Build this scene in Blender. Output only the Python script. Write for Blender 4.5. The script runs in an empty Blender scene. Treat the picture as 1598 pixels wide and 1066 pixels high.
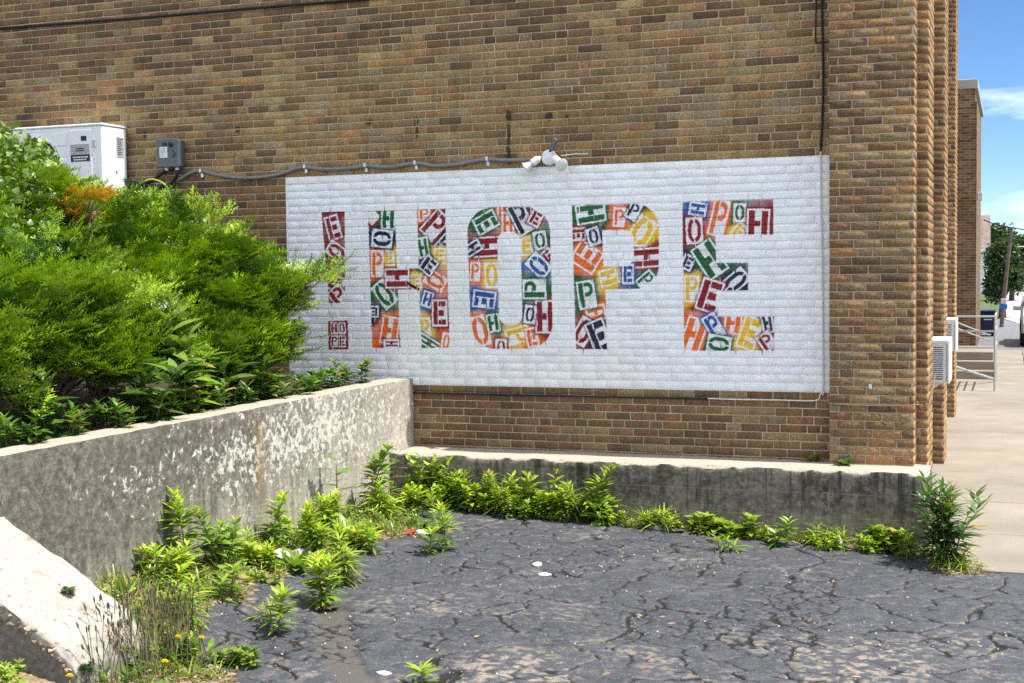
import bpy, math, random
import numpy as np
from mathutils import Matrix, Vector

random.seed(11)
rng = np.random.default_rng(11)
scene = bpy.context.scene
COL = scene.collection

# ---------------------------------------------------------------- camera
# frame of reference: X runs along the brick wall (0 = right edge of the mural), Y goes into the wall,
# Z = 0 at the lower edge of the mural
CAM = np.array((1.361, -10.832, .992))
YAW, PITCH, ROLL, FPX = .35608, .05231, -.01299, 2098.5
cy, sy = math.cos(YAW), math.sin(YAW)
_f = np.array((-sy, cy, 0.)); _r = np.array((cy, sy, 0.)); _u = np.array((0, 0, 1.))
_f2 = _f*math.cos(PITCH)-_u*math.sin(PITCH); _u2 = _u*math.cos(PITCH)+_f*math.sin(PITCH)
_r3 = _r*math.cos(ROLL)+_u2*math.sin(ROLL); _u3 = _u2*math.cos(ROLL)-_r*math.sin(ROLL)
cam_data = bpy.data.cameras.new('camera'); cam = bpy.data.objects.new('camera', cam_data); COL.objects.link(cam)
cam.matrix_world = Matrix(((_r3[0], _u3[0], -_f2[0], CAM[0]), (_r3[1], _u3[1], -_f2[1], CAM[1]),
                           (_r3[2], _u3[2], -_f2[2], CAM[2]), (0, 0, 0, 1)))
cam_data.sensor_width = 36; cam_data.lens = FPX/1598*36
cam_data.clip_start = .1; cam_data.clip_end = 3000
scene.camera = cam

# ---------------------------------------------------------------- sky and sun
SUN_EL, SUN_AZ = math.radians(64), math.radians(88.8)      # azimuth clockwise from +Y: the sun stands to the right
world = bpy.data.worlds.new('World'); scene.world = world; world.use_nodes = True
nt = world.node_tree; nt.nodes.clear()
N = lambda t: nt.nodes.new(t)
out = N('ShaderNodeOutputWorld'); bg = N('ShaderNodeBackground'); sky = N('ShaderNodeTexSky')
sky.sky_type = 'NISHITA'; sky.sun_disc = False; sky.sun_elevation = SUN_EL; sky.sun_rotation = SUN_AZ
sky.air_density = .6; sky.dust_density = 0.; sky.ozone_density = 4.0; sky.altitude = 300
bg.inputs['Strength'].default_value = .15
tc = N('ShaderNodeTexCoord'); mp = N('ShaderNodeMapping'); mp.inputs['Scale'].default_value = (1.1, 1.1, 4.5); mp.inputs['Location'].default_value = (10.4, 5.6, 4.56)
nz1 = N('ShaderNodeTexNoise'); nz1.inputs['Scale'].default_value = 2.6; nz1.inputs['Detail'].default_value = 7
nz1.inputs['Roughness'].default_value = .56
rp = N('ShaderNodeValToRGB'); rp.color_ramp.elements[0].position = .42; rp.color_ramp.elements[1].position = .70
mx = N('ShaderNodeMix'); mx.data_type = 'RGBA'
mx.inputs['B'].default_value = (5.6, 5.55, 5.5, 1)  # cloud brightness raised over the whole sky to fill the shaded wall
hs = N('ShaderNodeHueSaturation'); hs.inputs['Saturation'].default_value = 1.12; hs.inputs['Value'].default_value = .30
nt.links.new(tc.outputs['Generated'], mp.inputs['Vector']); nt.links.new(mp.outputs['Vector'], nz1.inputs['Vector'])
nt.links.new(nz1.outputs['Fac'], rp.inputs['Fac']); nt.links.new(rp.outputs['Color'], mx.inputs['Factor'])
nt.links.new(sky.outputs['Color'], hs.inputs['Color']); nt.links.new(hs.outputs['Color'], mx.inputs['A'])
nt.links.new(mx.outputs['Result'], bg.inputs['Color']); nt.links.new(bg.outputs['Background'], out.inputs['Surface'])

sun_data = bpy.data.lights.new('sun', 'SUN'); sun = bpy.data.objects.new('sun', sun_data); COL.objects.link(sun)
sun_data.energy = 2.0; sun_data.angle = math.radians(.53); sun_data.color = (1, .955, .88)
sdir = Vector((math.sin(SUN_AZ)*math.cos(SUN_EL), math.cos(SUN_AZ)*math.cos(SUN_EL), math.sin(SUN_EL)))
sun.rotation_euler = sdir.to_track_quat('Z', 'Y').to_euler()
sun.location = (20, 0, 40)

scene.view_settings.view_transform = 'Standard'; scene.view_settings.look = 'None'
scene.view_settings.exposure = 1.98; scene.view_settings.gamma = 1
scene.view_settings.use_curve_mapping = False
scene.cycles.max_bounces = 8; scene.cycles.diffuse_bounces = 4; scene.cycles.transparent_max_bounces = 8
scene.cycles.use_denoising = False
scene.cycles.use_adaptive_sampling = False
scene.cycles.sample_clamp_indirect = 4
scene.render.filter_size = 1.25

COURSE, MODULE = .0667, .2156

# ---------------------------------------------------------------- helpers
def link(o, parent=None):
    COL.objects.link(o)
    if parent is not None: o.parent = parent
    return o

def empty(name, loc=(0, 0, 0), rz=0., label=None, cat=None, group=None):
    o = bpy.data.objects.new(name, None); o.empty_display_size = .1
    o.location = loc; o.rotation_euler = (0, 0, rz); link(o)
    tag(o, label, cat, group); return o

def tag(o, label=None, cat=None, group=None, kind=None):
    if label: o['label'] = label
    if cat: o['category'] = cat
    if group: o['group'] = group
    if kind: o['kind'] = kind
    return o

def mesh_np(name, V, F, mat=None, parent=None, smooth=False, cols=None):
    """V (n,3) array, F list of faces or (m,k) array, cols (n,3) vertex colours"""
    me = bpy.data.meshes.new(name)
    V = np.asarray(V, np.float32)
    if isinstance(F, np.ndarray):
        m, k = F.shape
        me.vertices.add(len(V)); me.vertices.foreach_set('co', V.ravel())
        me.loops.add(m*k); me.loops.foreach_set('vertex_index', F.astype(np.int32).ravel())
        me.polygons.add(m); me.polygons.foreach_set('loop_start', np.arange(0, m*k, k, dtype=np.int32))
        me.update(calc_edges=True)
    else:
        me.from_pydata(V.tolist(), [], F); me.update()
    if smooth: me.polygons.foreach_set('use_smooth', np.ones(len(me.polygons), bool))
    if cols is not None:
        at = me.color_attributes.new('Col', 'FLOAT_COLOR', 'POINT')
        c4 = np.ones((len(V), 4), np.float32); cc = np.asarray(cols, np.float32); c4[:, :cc.shape[1]] = cc
        at.data.foreach_set('color', c4.ravel())
    if mat is not None: me.materials.append(mat)
    o = bpy.data.objects.new(name, me)
    return link(o, parent)

class MB:
    """collects boxes, tubes, lathes into one mesh"""
    def __init__(s): s.V = []; s.F = []
    def add(s, V, F):
        b = len(s.V); s.V += [tuple(map(float, v)) for v in V]; s.F += [tuple(b+i for i in f) for f in F]; return s
    def box(s, x0, x1, y0, y1, z0, z1, bev=0):
        if bev:
            V = []; F = []
            for sx in (0, 1):
                for sy_ in (0, 1):
                    for sz in (0, 1):
                        px, py, pz = (x0, x1)[sx], (y0, y1)[sy_], (z0, z1)[sz]
                        dx, dy, dz = (bev, -bev)[sx], (bev, -bev)[sy_], (bev, -bev)[sz]
                        V += [(px, py+dy, pz+dz), (px+dx, py, pz+dz), (px+dx, py+dy, pz)]
            i = lambda a, b, c, k: ((a*4+b*2+c)*3+k)
            for k, (A, B) in ((0, ((1, 2))), (1, ((0, 2))), (2, ((0, 1)))):
                for side in (0, 1):
                    ring = []
                    for (p, q) in ((0, 0), (1, 0), (1, 1), (0, 1)):
                        c = [0, 0, 0]; c[k] = side; c[A] = p; c[B] = q
                        ring.append(i(*c, k))
                    F.append(ring)
            for k, A, B in ((0, 1, 2), (1, 0, 2), (2, 0, 1)):        # edges along axis k
                for p in (0, 1):
                    for q in (0, 1):
                        c0 = [0, 0, 0]; c0[A] = p; c0[B] = q; c1 = list(c0); c1[k] = 1
                        F.append([i(*c0, A), i(*c1, A), i(*c1, B), i(*c0, B)])
            for a in (0, 1):
                for b in (0, 1):
                    for c in (0, 1): F.append([i(a, b, c, 0), i(a, b, c, 1), i(a, b, c, 2)])
            return s.add(V, F)
        V = [(x0, y0, z0), (x1, y0, z0), (x1, y1, z0), (x0, y1, z0), (x0, y0, z1), (x1, y0, z1), (x1, y1, z1), (x0, y1, z1)]
        return s.add(V, [(3, 2, 1, 0), (4, 5, 6, 7), (0, 1, 5, 4), (1, 2, 6, 5), (2, 3, 7, 6), (3, 0, 4, 7)])
    def tube(s, pts, r, n=8, caps=True):
        pts = [Vector(p) for p in pts]; rr = r if isinstance(r, (list, tuple)) else [r]*len(pts)
        V = []; F = []; up = None
        for i, p in enumerate(pts):
            t = (pts[min(i+1, len(pts)-1)]-pts[max(i-1, 0)])
            t = t.normalized() if t.length > 1e-9 else Vector((0, 0, 1))
            if up is None:
                up = Vector((0, 0, 1)) if abs(t.z) < .9 else Vector((1, 0, 0))
            a = t.cross(up)
            a = a.normalized() if a.length > 1e-6 else t.orthogonal().normalized()
            b = a.cross(t).normalized(); up = b
            for k in range(n):
                w = 2*math.pi*k/n
                V.append(p+a*(rr[i]*math.cos(w))+b*(rr[i]*math.sin(w)))
        for i in range(len(pts)-1):
            for k in range(n):
                F.append((i*n+k, i*n+(k+1) % n, (i+1)*n+(k+1) % n, (i+1)*n+k))
        if caps: F += [tuple(range(n)), tuple(range((len(pts)-1)*n, len(pts)*n))[::-1]]
        return s.add(V, F)
    def lathe(s, prof, n=16, M=None):
        """profile [(r,z)] round the z axis, optional matrix"""
        V = []; F = []
        for (r, z) in prof:
            for k in range(n):
                a = 2*math.pi*k/n; V.append(Vector((r*math.cos(a), r*math.sin(a), z)))
        if M is not None: V = [M @ v for v in V]
        for i in range(len(prof)-1):
            for k in range(n):
                F.append((i*n+k, i*n+(k+1) % n, (i+1)*n+(k+1) % n, (i+1)*n+k))
        F += [tuple(range(n))[::-1], tuple(range((len(prof)-1)*n, len(prof)*n))]
        return s.add(V, F)
    def xf(s, M, start=0):
        for i in range(start, len(s.V)): s.V[i] = tuple(M @ Vector(s.V[i]))
        return s
    def build(s, name, mat, parent=None, smooth=False, angle=None):
        o = mesh_np(name, s.V, s.F, mat, parent, smooth)
        import bmesh
        bm = bmesh.new(); bm.from_mesh(o.data); bmesh.ops.recalc_face_normals(bm, faces=bm.faces); bm.to_mesh(o.data); bm.free()
        if angle:
            for p in o.data.polygons: p.use_smooth = True
            o.data.set_sharp_from_angle(angle=math.radians(angle))
        return o

# ---------------------------------------------------------------- materials
class NT:
    def __init__(s, name):
        s.m = bpy.data.materials.new(name); s.m.use_nodes = True; s.t = s.m.node_tree; s.t.nodes.clear()
        s.out = s.n('ShaderNodeOutputMaterial'); s.p = s.n('ShaderNodeBsdfPrincipled')
        s.l(s.p.outputs[0], s.out.inputs['Surface'])
        s.p.inputs['Specular IOR Level'].default_value = .35
    def n(s, t, **kw):
        o = s.t.nodes.new(t)
        for k, v in kw.items(): setattr(o, k, v)
        return o
    def l(s, a, b): s.t.links.new(a, b)
    def set(s, node, **kw):
        for k, v in kw.items(): node.inputs[k.replace('_', ' ')].default_value = v
        return node
    def pos(s, scale=(1, 1, 1), obj=False):
        if obj: o = s.n('ShaderNodeTexCoord').outputs['Object']
        else: o = s.n('ShaderNodeNewGeometry').outputs['Position']
        m = s.n('ShaderNodeMapping'); m.inputs['Scale'].default_value = scale; s.l(o, m.inputs['Vector']); return m.outputs[0]
    def noise(s, scale, vec=None, detail=4, rough=.55, dist=0):
        o = s.n('ShaderNodeTexNoise'); s.set(o, Scale=scale, Detail=detail, Roughness=rough, Distortion=dist)
        if vec is not None: s.l(vec, o.inputs['Vector'])
        return o.outputs['Fac']
    def voro(s, scale, vec=None, feature='F1', rand=1):
        o = s.n('ShaderNodeTexVoronoi', feature=feature); s.set(o, Scale=scale, Randomness=rand)
        if vec is not None: s.l(vec, o.inputs['Vector'])
        return o.outputs['Distance']
    def ramp(s, fac, stops, interp='LINEAR'):
        o = s.n('ShaderNodeValToRGB'); cr = o.color_ramp; cr.interpolation = interp
        while len(cr.elements) < len(stops): cr.elements.new(.5)
        for e, (p, c) in zip(cr.elements, stops):
            e.position = p; e.color = (*c, 1) if hasattr(c, '__len__') else (c, c, c, 1)
        s.l(fac, o.inputs['Fac']); return o.outputs['Color']
    def mix(s, fac, a, b, mode='MIX'):
        o = s.n('ShaderNodeMix', data_type='RGBA', blend_type=mode)
        for v, k in ((fac, 'Factor'), (a, 'A'), (b, 'B')):
            if isinstance(v, bpy.types.NodeSocket): s.l(v, o.inputs[k])
            elif hasattr(v, '__len__'): o.inputs[k].default_value = (*v[:3], 1)
            else: o.inputs[k].default_value = v if k == 'Factor' else (v, v, v, 1)
        return o.outputs['Result']
    def math(s, op, a, b=0., c=0.):
        o = s.n('ShaderNodeMath', operation=op)
        for i, v in enumerate((a, b, c)):
            if isinstance(v, bpy.types.NodeSocket): s.l(v, o.inputs[i])
            else: o.inputs[i].default_value = v
        return o.outputs[0]
    def sep(s, v):
        o = s.n('ShaderNodeSeparateXYZ'); s.l(v, o.inputs[0]); return o.outputs
    def attr(s, name='Col'):
        o = s.n('ShaderNodeAttribute'); o.attribute_name = name; return o
    def maprange(s, v, a, b, c=0., d=1.):
        o = s.n('ShaderNodeMapRange'); s.l(v, o.inputs['Value'])
        for k, x in (('From Min', a), ('From Max', b), ('To Min', c), ('To Max', d)): o.inputs[k].default_value = x
        return o.outputs[0]
    def base(s, c, rough=.8, bump=None, strength=.3, dist=.01, metal=0.):
        if isinstance(c, bpy.types.NodeSocket): s.l(c, s.p.inputs['Base Color'])
        else: s.p.inputs['Base Color'].default_value = (*c, 1)
        if isinstance(rough, bpy.types.NodeSocket): s.l(rough, s.p.inputs['Roughness'])
        else: s.p.inputs['Roughness'].default_value = rough
        s.p.inputs['Metallic'].default_value = metal
        if bump is not None:
            b = s.n('ShaderNodeBump'); s.set(b, Strength=strength, Distance=dist); s.l(bump, b.inputs['Height'])
            s.l(b.outputs[0], s.p.inputs['Normal'])
        return s.m

def simple(name, c, rough=.6, metal=0., var=.12, scale=20., bump=.1):
    t = NT(name); n = t.noise(scale, t.pos(), 5)
    lo = tuple(x*(1-var) for x in c); hi = tuple(min(1, x*(1+var)) for x in c)
    return t.base(t.ramp(n, ((.3, lo), (.7, hi))), rough, n, bump, .004, metal)

def leaf_mat(name, trans=.5, rough=.36, spec=.5):
    t = NT(name); a = t.attr('Col'); n = t.noise(25, t.pos(), 3)
    c = t.mix(1., a.outputs['Color'], t.ramp(n, ((.3, .8), (.7, 1.15))), 'MULTIPLY')
    t.base(c, rough); t.p.inputs['Specular IOR Level'].default_value = spec
    tr = t.n('ShaderNodeBsdfTranslucent'); t.l(t.mix(1., c, (1.0, 1.1, .5), 'MULTIPLY'), tr.inputs['Color'])
    ms = t.n('ShaderNodeMixShader'); ms.inputs[0].default_value = trans
    t.l(t.p.outputs[0], ms.inputs[1]); t.l(tr.outputs[0], ms.inputs[2]); t.l(ms.outputs[0], t.out.inputs['Surface'])
    return t.m

def scatter(bv, bf, mats, cols=None, vcol=None):
    """instances of a base mesh (all faces same size) under (N,3,4) transforms -> V, F, colours"""
    bv = np.asarray(bv); bf = np.asarray(bf); n, k = len(mats), len(bv)
    V = np.einsum('nij,kj->nki', mats[:, :, :3], bv)+mats[:, None, :, 3]
    F = (bf[None]+(np.arange(n)*k)[:, None, None]).reshape(-1, bf.shape[1])
    C = None
    if cols is not None:
        C = np.repeat(cols[:, None, :], k, 1)
        if vcol is not None: C = C*np.asarray(vcol)[None, :, None]
        C = C.reshape(-1, 3)
    return V.reshape(-1, 3), F, C

def frames(pos, dirs, ups, scale):
    """(N,3,4): local y -> dirs, local z ~ ups"""
    y = dirs/np.linalg.norm(dirs, axis=1, keepdims=True)
    x = np.cross(y, ups); x /= np.linalg.norm(x, axis=1, keepdims=True)+1e-9
    z = np.cross(x, y)
    s = np.asarray(scale); s = s[:, None] if s.ndim == 1 else s
    return np.stack([x*s, y*s, z*s, pos], 2)
TILES="""
E R -4.373 1.403 0.112 0.194 -15
P R -4.337 1.044 0.112 0.149 10
O R -4.342 1.185 0.112 0.179 -54
E R -4.345 0.927 0.144 0.172 20
P R -4.333 0.785 0.129 0.158 -40
_ R -3.98 1.491 0.081 0.081 45
H G -3.823 1.473 0.109 0.175 3
E Y -3.822 1.121 0.073 0.109 0
P O -3.939 1.074 0.095 0.205 0
O N -3.888 1.295 0.131 0.175 97
E N -3.98 0.647 0.061 0.075 180
O G -3.874 0.801 0.128 0.223 -38
H O -3.827 0.479 0.142 0.223 10
H R -3.815 0.36 0.047 0.122 90
E Y -3.562 0.913 0.08 0.1 0
H R -3.747 0.941 0.147 0.21 90
P O -3.475 1.499 0.083 0.096 0
P R -3.376 1.404 0.137 0.233 45
P N -3.293 1.239 0.082 0.151 45
H G -3.49 1.209 0.083 0.152 -10
E Y -3.331 1.134 0.082 0.11 0
O O -3.378 0.918 0.112 0.178 -60
E N -3.44 1.05 0.11 0.124 38
H B -3.457 0.754 0.073 0.113 18
P Y -3.486 0.493 0.087 0.173 0
H G -3.446 0.372 0.06 0.2 -60
O O -3.284 0.38 0.059 0.132 8
E R -3.342 0.633 0.119 0.205 0
H O -2.746 1.509 0.058 0.128 0
H O -2.694 1.403 0.083 0.166 0
E G -2.894 1.414 0.129 0.187 63
H R -2.89 1.203 0.148 0.219 88
H N -3.018 1.193 0.078 0.13 60
P O -3.001 0.993 0.065 0.136 3
O Y -2.847 0.96 0.103 0.193 0
P N -2.575 1.443 0.127 0.254 -28
E R -2.438 1.439 0.082 0.107 30
E Y -2.52 1.202 0.082 0.127 0
O G -2.402 1.249 0.088 0.126 -8
E R -2.332 1.113 0.076 0.094 -40
O B -2.417 1.035 0.12 0.183 -48
P Y -2.615 0.44 0.115 0.192 75
O O -2.962 0.476 0.13 0.241 -15
H G -2.84 0.545 0.091 0.129 -8
E B -2.92 0.751 0.123 0.181 97
O R -2.769 0.339 0.077 0.11 0
E O -2.484 0.422 0.083 0.14 -10
H R -2.364 0.601 0.145 0.253 0
O N -2.501 0.619 0.076 0.127 8
P G -2.459 0.835 0.14 0.184 -90
P O -1.704 1.428 0.075 0.13 5
O Y -1.51 1.302 0.156 0.224 32
H G -1.95 1.468 0.139 0.229 82
P N -1.578 1.478 0.075 0.123 30
P G -1.479 0.906 0.075 0.129 50
H R -1.471 1.087 0.136 0.238 87
H Y -1.8 0.93 0.111 0.131 75
E B -1.631 0.955 0.075 0.137 0
E O -1.989 1.102 0.181 0.209 -57
E R -2.059 1.294 0.084 0.105 88
O N -1.927 1.274 0.083 0.118 -15
H O -1.91 0.627 0.103 0.142 75
P G -1.994 0.785 0.129 0.207 -8
O R -2.024 0.475 0.117 0.208 30
E N -1.886 0.431 0.142 0.258 -22
P O -0.866 1.4 0.108 0.267 14
E Y -0.701 1.289 0.076 0.101 40
H B -1.039 1.477 0.083 0.115 100
O R -1.069 1.303 0.109 0.186 -2
O G -0.697 1.439 0.076 0.12 2
H R -0.55 1.348 0.156 0.206 3
E N -1.126 1.043 0.071 0.097 25
H G -0.944 1.066 0.166 0.268 -33
P Y -1.094 0.83 0.097 0.187 0
O N -0.734 0.884 0.114 0.196 50
E R -0.946 0.771 0.154 0.237 18
H O -0.755 0.548 0.114 0.146 8
H O -1.08 0.452 0.148 0.252 20
P B -0.915 0.523 0.096 0.173 -30
E Y -0.622 0.467 0.126 0.24 20
O G -0.871 0.376 0.115 0.166 -80
H N -0.477 0.549 0.069 0.138 -10
P R -0.484 0.398 0.094 0.119 -35
"""
POLYS=[[(-4.488,1.546),(-4.254,1.546),(-4.266,0.726),(-4.431,0.722)],[(-4.021,1.544),(-3.758,1.539),(-3.727,0.324),(-4.004,0.321)],[(-3.544,1.544),(-3.274,1.539),(-3.249,0.327),(-3.522,0.323)],[(-3.756,1.028),(-3.527,1.025),(-3.52,0.84),(-3.745,0.842)],[(-2.538,1.537),(-2.502,1.534),(-2.467,1.525),(-2.434,1.511),(-2.403,1.492),(-2.376,1.469),(-2.353,1.443),(-2.335,1.414),(-2.321,1.382),(-2.313,1.349),(-2.311,1.315),(-2.297,0.543),(-2.3,0.509),(-2.309,0.476),(-2.324,0.444),(-2.343,0.415),(-2.367,0.389),(-2.395,0.367),(-2.427,0.348),(-2.461,0.335),(-2.497,0.327),(-2.534,0.324),(-2.817,0.322),(-2.854,0.324),(-2.89,0.332),(-2.924,0.345),(-2.956,0.363),(-2.984,0.385),(-3.008,0.412),(-3.027,0.441),(-3.041,0.474),(-3.049,0.508),(-3.052,0.542),(-3.068,1.332),(-3.064,1.366),(-3.055,1.399),(-3.04,1.43),(-3.02,1.459),(-2.995,1.484),(-2.967,1.506),(-2.934,1.522),(-2.9,1.535),(-2.864,1.541),(-2.827,1.543)],[(-2.664,1.327),(-2.65,1.325),(-2.637,1.322),(-2.624,1.317),(-2.612,1.31),(-2.601,1.302),(-2.593,1.292),(-2.585,1.281),(-2.58,1.269),(-2.577,1.257),(-2.576,1.244),(-2.571,0.607),(-2.572,0.595),(-2.575,0.584),(-2.58,0.572),(-2.587,0.562),(-2.596,0.553),(-2.606,0.545),(-2.617,0.538),(-2.629,0.534),(-2.642,0.531),(-2.655,0.53),(-2.703,0.53),(-2.716,0.531),(-2.728,0.534),(-2.74,0.538),(-2.751,0.545),(-2.761,0.553),(-2.77,0.562),(-2.776,0.572),(-2.781,0.584),(-2.784,0.595),(-2.785,0.608),(-2.792,1.248),(-2.791,1.261),(-2.788,1.273),(-2.782,1.285),(-2.775,1.296),(-2.766,1.305),(-2.756,1.313),(-2.744,1.32),(-2.732,1.324),(-2.719,1.327),(-2.705,1.328)],[(-2.116,1.538),(-1.557,1.532),(-1.527,1.528),(-1.497,1.521),(-1.469,1.508),(-1.444,1.492),(-1.421,1.472),(-1.401,1.449),(-1.385,1.424),(-1.374,1.396),(-1.367,1.367),(-1.365,1.337),(-1.367,1.016),(-1.37,0.987),(-1.377,0.959),(-1.389,0.932),(-1.405,0.908),(-1.425,0.886),(-1.448,0.867),(-1.475,0.852),(-1.503,0.841),(-1.533,0.834),(-1.563,0.832),(-1.829,0.828),(-1.817,0.326),(-2.092,0.324)],[(-1.851,1.324),(-1.669,1.32),(-1.656,1.319),(-1.644,1.318),(-1.632,1.315),(-1.621,1.31),(-1.61,1.304),(-1.601,1.296),(-1.593,1.287),(-1.587,1.277),(-1.583,1.266),(-1.58,1.255),(-1.579,1.243),(-1.58,1.081),(-1.626,1.02),(-1.844,1.023)],[(-1.168,1.536),(-0.427,1.538),(-0.428,1.258),(-0.896,1.263),(-0.889,1.035),(-0.63,1.034),(-0.631,0.813),(-0.888,0.811),(-0.885,0.599),(-0.423,0.599),(-0.424,0.328),(-1.159,0.319)],[(-4.445,0.561),(-4.242,0.568),(-4.242,0.306),(-4.443,0.302)]]
# ---------------------------------------------------------------- mural paint (rastered in wall metres)
PAINT = {'R': (.25, .007, .015), 'G': (.008, .115, .032), 'N': (.008, .013, .05), 'B': (.02, .085, .32),
         'O': (.78, .155, .03), 'Y': (.82, .50, .025)}
WHITE = np.array((.88, .89, .90))
MW, MH, MRES = 4.85, 28*COURSE, .0025

def glyph(ch, x, y):
    """stencil letters in the unit box, x,y in -.5 .. .5 ; returns a mask"""
    inb = (abs(x) < .5) & (abs(y) < .5)
    if ch == 'H':
        m = (x < -.17) | ((x > .17)) | ((abs(y) < .11) & (x > -.25) & (x < .11))
    elif ch == 'E':
        m = (x < -.16) | ((x > -.09) & ((y > .28) | (y < -.28) | ((abs(y) < .13) & (x < .36))))
    elif ch == 'P':
        r = np.maximum(abs((y-.21)/.29), 0)
        q = np.sqrt(np.clip((x-.1)/.40, 0, None)**2+r**2)
        q2 = np.sqrt(np.clip((x-.1)/.16, 0, None)**2+(r/.44)**2)
        m = (x < -.18) | ((x > -.11) & (q < 1) & (q2 > 1))
    elif ch == 'O':
        def rr(a, b, rad):
            dx = np.clip(abs(x)-(a-rad), 0, None); dy = np.clip(abs(y)-(b-rad), 0, None)
            return np.sqrt(dx*dx+dy*dy) < rad
        m = rr(.5, .5, .42) & ~rr(.22, .33, .2) & (abs(x) > .045)
    else:
        m = np.zeros_like(x, bool)
    return m & inb

def inpoly(P, X, Z):
    m = np.zeros(X.shape, bool)
    n = len(P)
    for i in range(n):
        x0, z0 = P[i]; x1, z1 = P[(i+1) % n]
        if z0 == z1: continue
        c = ((z0 > Z) != (z1 > Z)) & (X < (x1-x0)*(Z-z0)/(z1-z0)+x0)
        m ^= c
    return m

def vnoise(X, Y, scale, seed):
    """smooth value noise, any-shape arrays"""
    r = np.random.default_rng(seed); tab = r.random((256, 256))
    x = X/scale; y = Y/scale
    i = np.floor(x).astype(int); j = np.floor(y).astype(int)
    fx = x-i; fy = y-j; fx = fx*fx*(3-2*fx); fy = fy*fy*(3-2*fy)
    g = lambda a, b: tab[a % 256, b % 256]
    return (g(i, j)*(1-fx)+g(i+1, j)*fx)*(1-fy)+(g(i, j+1)*(1-fx)+g(i+1, j+1)*fx)*fy

def fbm(X, Y, scale, seed, octs=4):
    s = 0; a = .5
    for o in range(octs):
        s = s+a*vnoise(X, Y, scale/2**o, seed+o); a *= .5
    return s/(1-.5**octs)

def paint_mural():
    nx, nz = int(MW/MRES), int(MH/MRES)
    X, Z = np.meshgrid(-MW+(np.arange(nx)+.5)*MRES, (np.arange(nz)+.5)*MRES)
    img = np.empty((nz, nx, 3)); img[:] = WHITE
    lay = img.copy()
    n1 = fbm(X, Z, .05, 3); n2 = fbm(X, Z, .012, 9, 2)
    XW, ZW = X+(n1-.5)*.008, Z+(n2-.5)*.005      # hand cut stencils: edges are never quite straight
    tiles = []
    acc = np.full((nz, nx, 3), 1e-9); wt = np.full((nz, nx), 1e-9)
    for t in TILES.strip().split('\n'):
        ch, co, cx, cz, w, h, rot = t.split()
        cx, cz, w, h = map(float, (cx, cz, w, h)); rot = math.radians(float(rot))
        i0, i1 = max(int((cx-.36+MW)/MRES), 0), int((cx+.36+MW)/MRES)
        j0, j1 = max(int((cz-.36)/MRES), 0), int((cz+.36)/MRES)
        sl = (slice(j0, j1), slice(i0, i1))
        dx, dz = XW[sl]-cx, ZW[sl]-cz
        gx = dx*math.cos(rot)-dz*math.sin(rot); gz = dx*math.sin(rot)+dz*math.cos(rot)
        d = np.maximum(abs(gx)-w*.5-.015, abs(gz)-h*.5-.016)
        c = np.array(PAINT[co])
        k = np.exp(-np.clip(d, 0, None)/.013)*(.4+1.2*n1[sl])
        acc[sl] += k[..., None]*c; wt[sl] += k
        tiles.append((ch, c, w, h, sl, gx, gz, d))
    # sprayed ground between the cards: the nearest stencils' colours bleeding into each other
    fade = np.clip(.95+1.0*(fbm(X, Z, .09, 21)-.5), .78, 1)[..., None]
    lay = (acc/wt[..., None])*fade+WHITE*(1-fade)
    for ch, c, w, h, sl, gx, gz, d in tiles:
        L = lay[sl]
        halo = np.where(d > 0, np.clip(1.15-d/.020+(n1[sl]-.5)*1.4, 0, 1)*.9, 0)
        L[:] = L*(1-halo[..., None])+c*halo[..., None]
        ins = d <= 0
        tint = np.clip((n1[sl]-.5)*2.2, 0, .55)
        card = WHITE*.97*(1-tint[..., None])+(.5*c+.5*WHITE)*tint[..., None]
        L[ins] = card[ins]
        g = glyph(ch, gx/w, gz/h)
        L[g] = c*(.88+.3*n2[sl][g][:, None])
    m = np.zeros(X.shape, bool)
    XE, ZE = X+(n2-.5)*.003, Z+(n2-.5)*.003
    pm = [inpoly(P, XE, ZE) for P in POLYS]
    m = pm[0] | pm[1] | pm[2] | pm[3] | (pm[4] & ~pm[5]) | (pm[6] & ~pm[7]) | pm[8]
    # the red streak that runs off the small H in the crossbar
    img[m] = lay[m]
    sq = pm[9]; img[sq] = PAINT['R']
    (x0, z1), (x1, _), (_, z0), _ = POLYS[9]
    z1 = POLYS[9][1][1]
    for ch, fx, fz in (('H', .3, .73), ('O', .7, .73), ('P', .3, .28), ('E', .7, .28)):
        cx, cz = x0+(x1-x0)*fx, z0+(z1-z0)*fz
        gx, gz = (XW-cx), (ZW-cz)
        card = (abs(gx) < .037) & (abs(gz) < .054); img[card] = WHITE*.93
        g = glyph(ch, gx/.056, gz/.085); img[g] = PAINT['R']
    for (ax, az, bx, bz) in ((-3.655, .905, -3.60, .87), (-3.60, .87, -3.545, .845)):
        t = np.clip(((X-ax)*(bx-ax)+(Z-az)*(bz-az))/((bx-ax)**2+(bz-az)**2), 0, 1)
        dd = np.hypot(X-ax-t*(bx-ax), Z-az-t*(bz-az))
        img[dd < .011+.004*n2] = (.05, .006, .02)
    img *= (.96+.08*n1)[..., None]
    return img

MURAL = paint_mural()
def mural_col(x, z):
    i = np.clip(((x+MW)/MRES-.5), 0, MURAL.shape[1]-1.001); j = np.clip((z/MRES-.5), 0, MURAL.shape[0]-1.001)
    a = i.astype(int); b = j.astype(int); fx = (i-a)[..., None]; fz = (j-b)[..., None]
    return ((MURAL[b, a]*(1-fx)+MURAL[b, a+1]*fx)*(1-fz)+(MURAL[b+1, a]*(1-fx)+MURAL[b+1, a+1]*fx)*fz)
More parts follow.
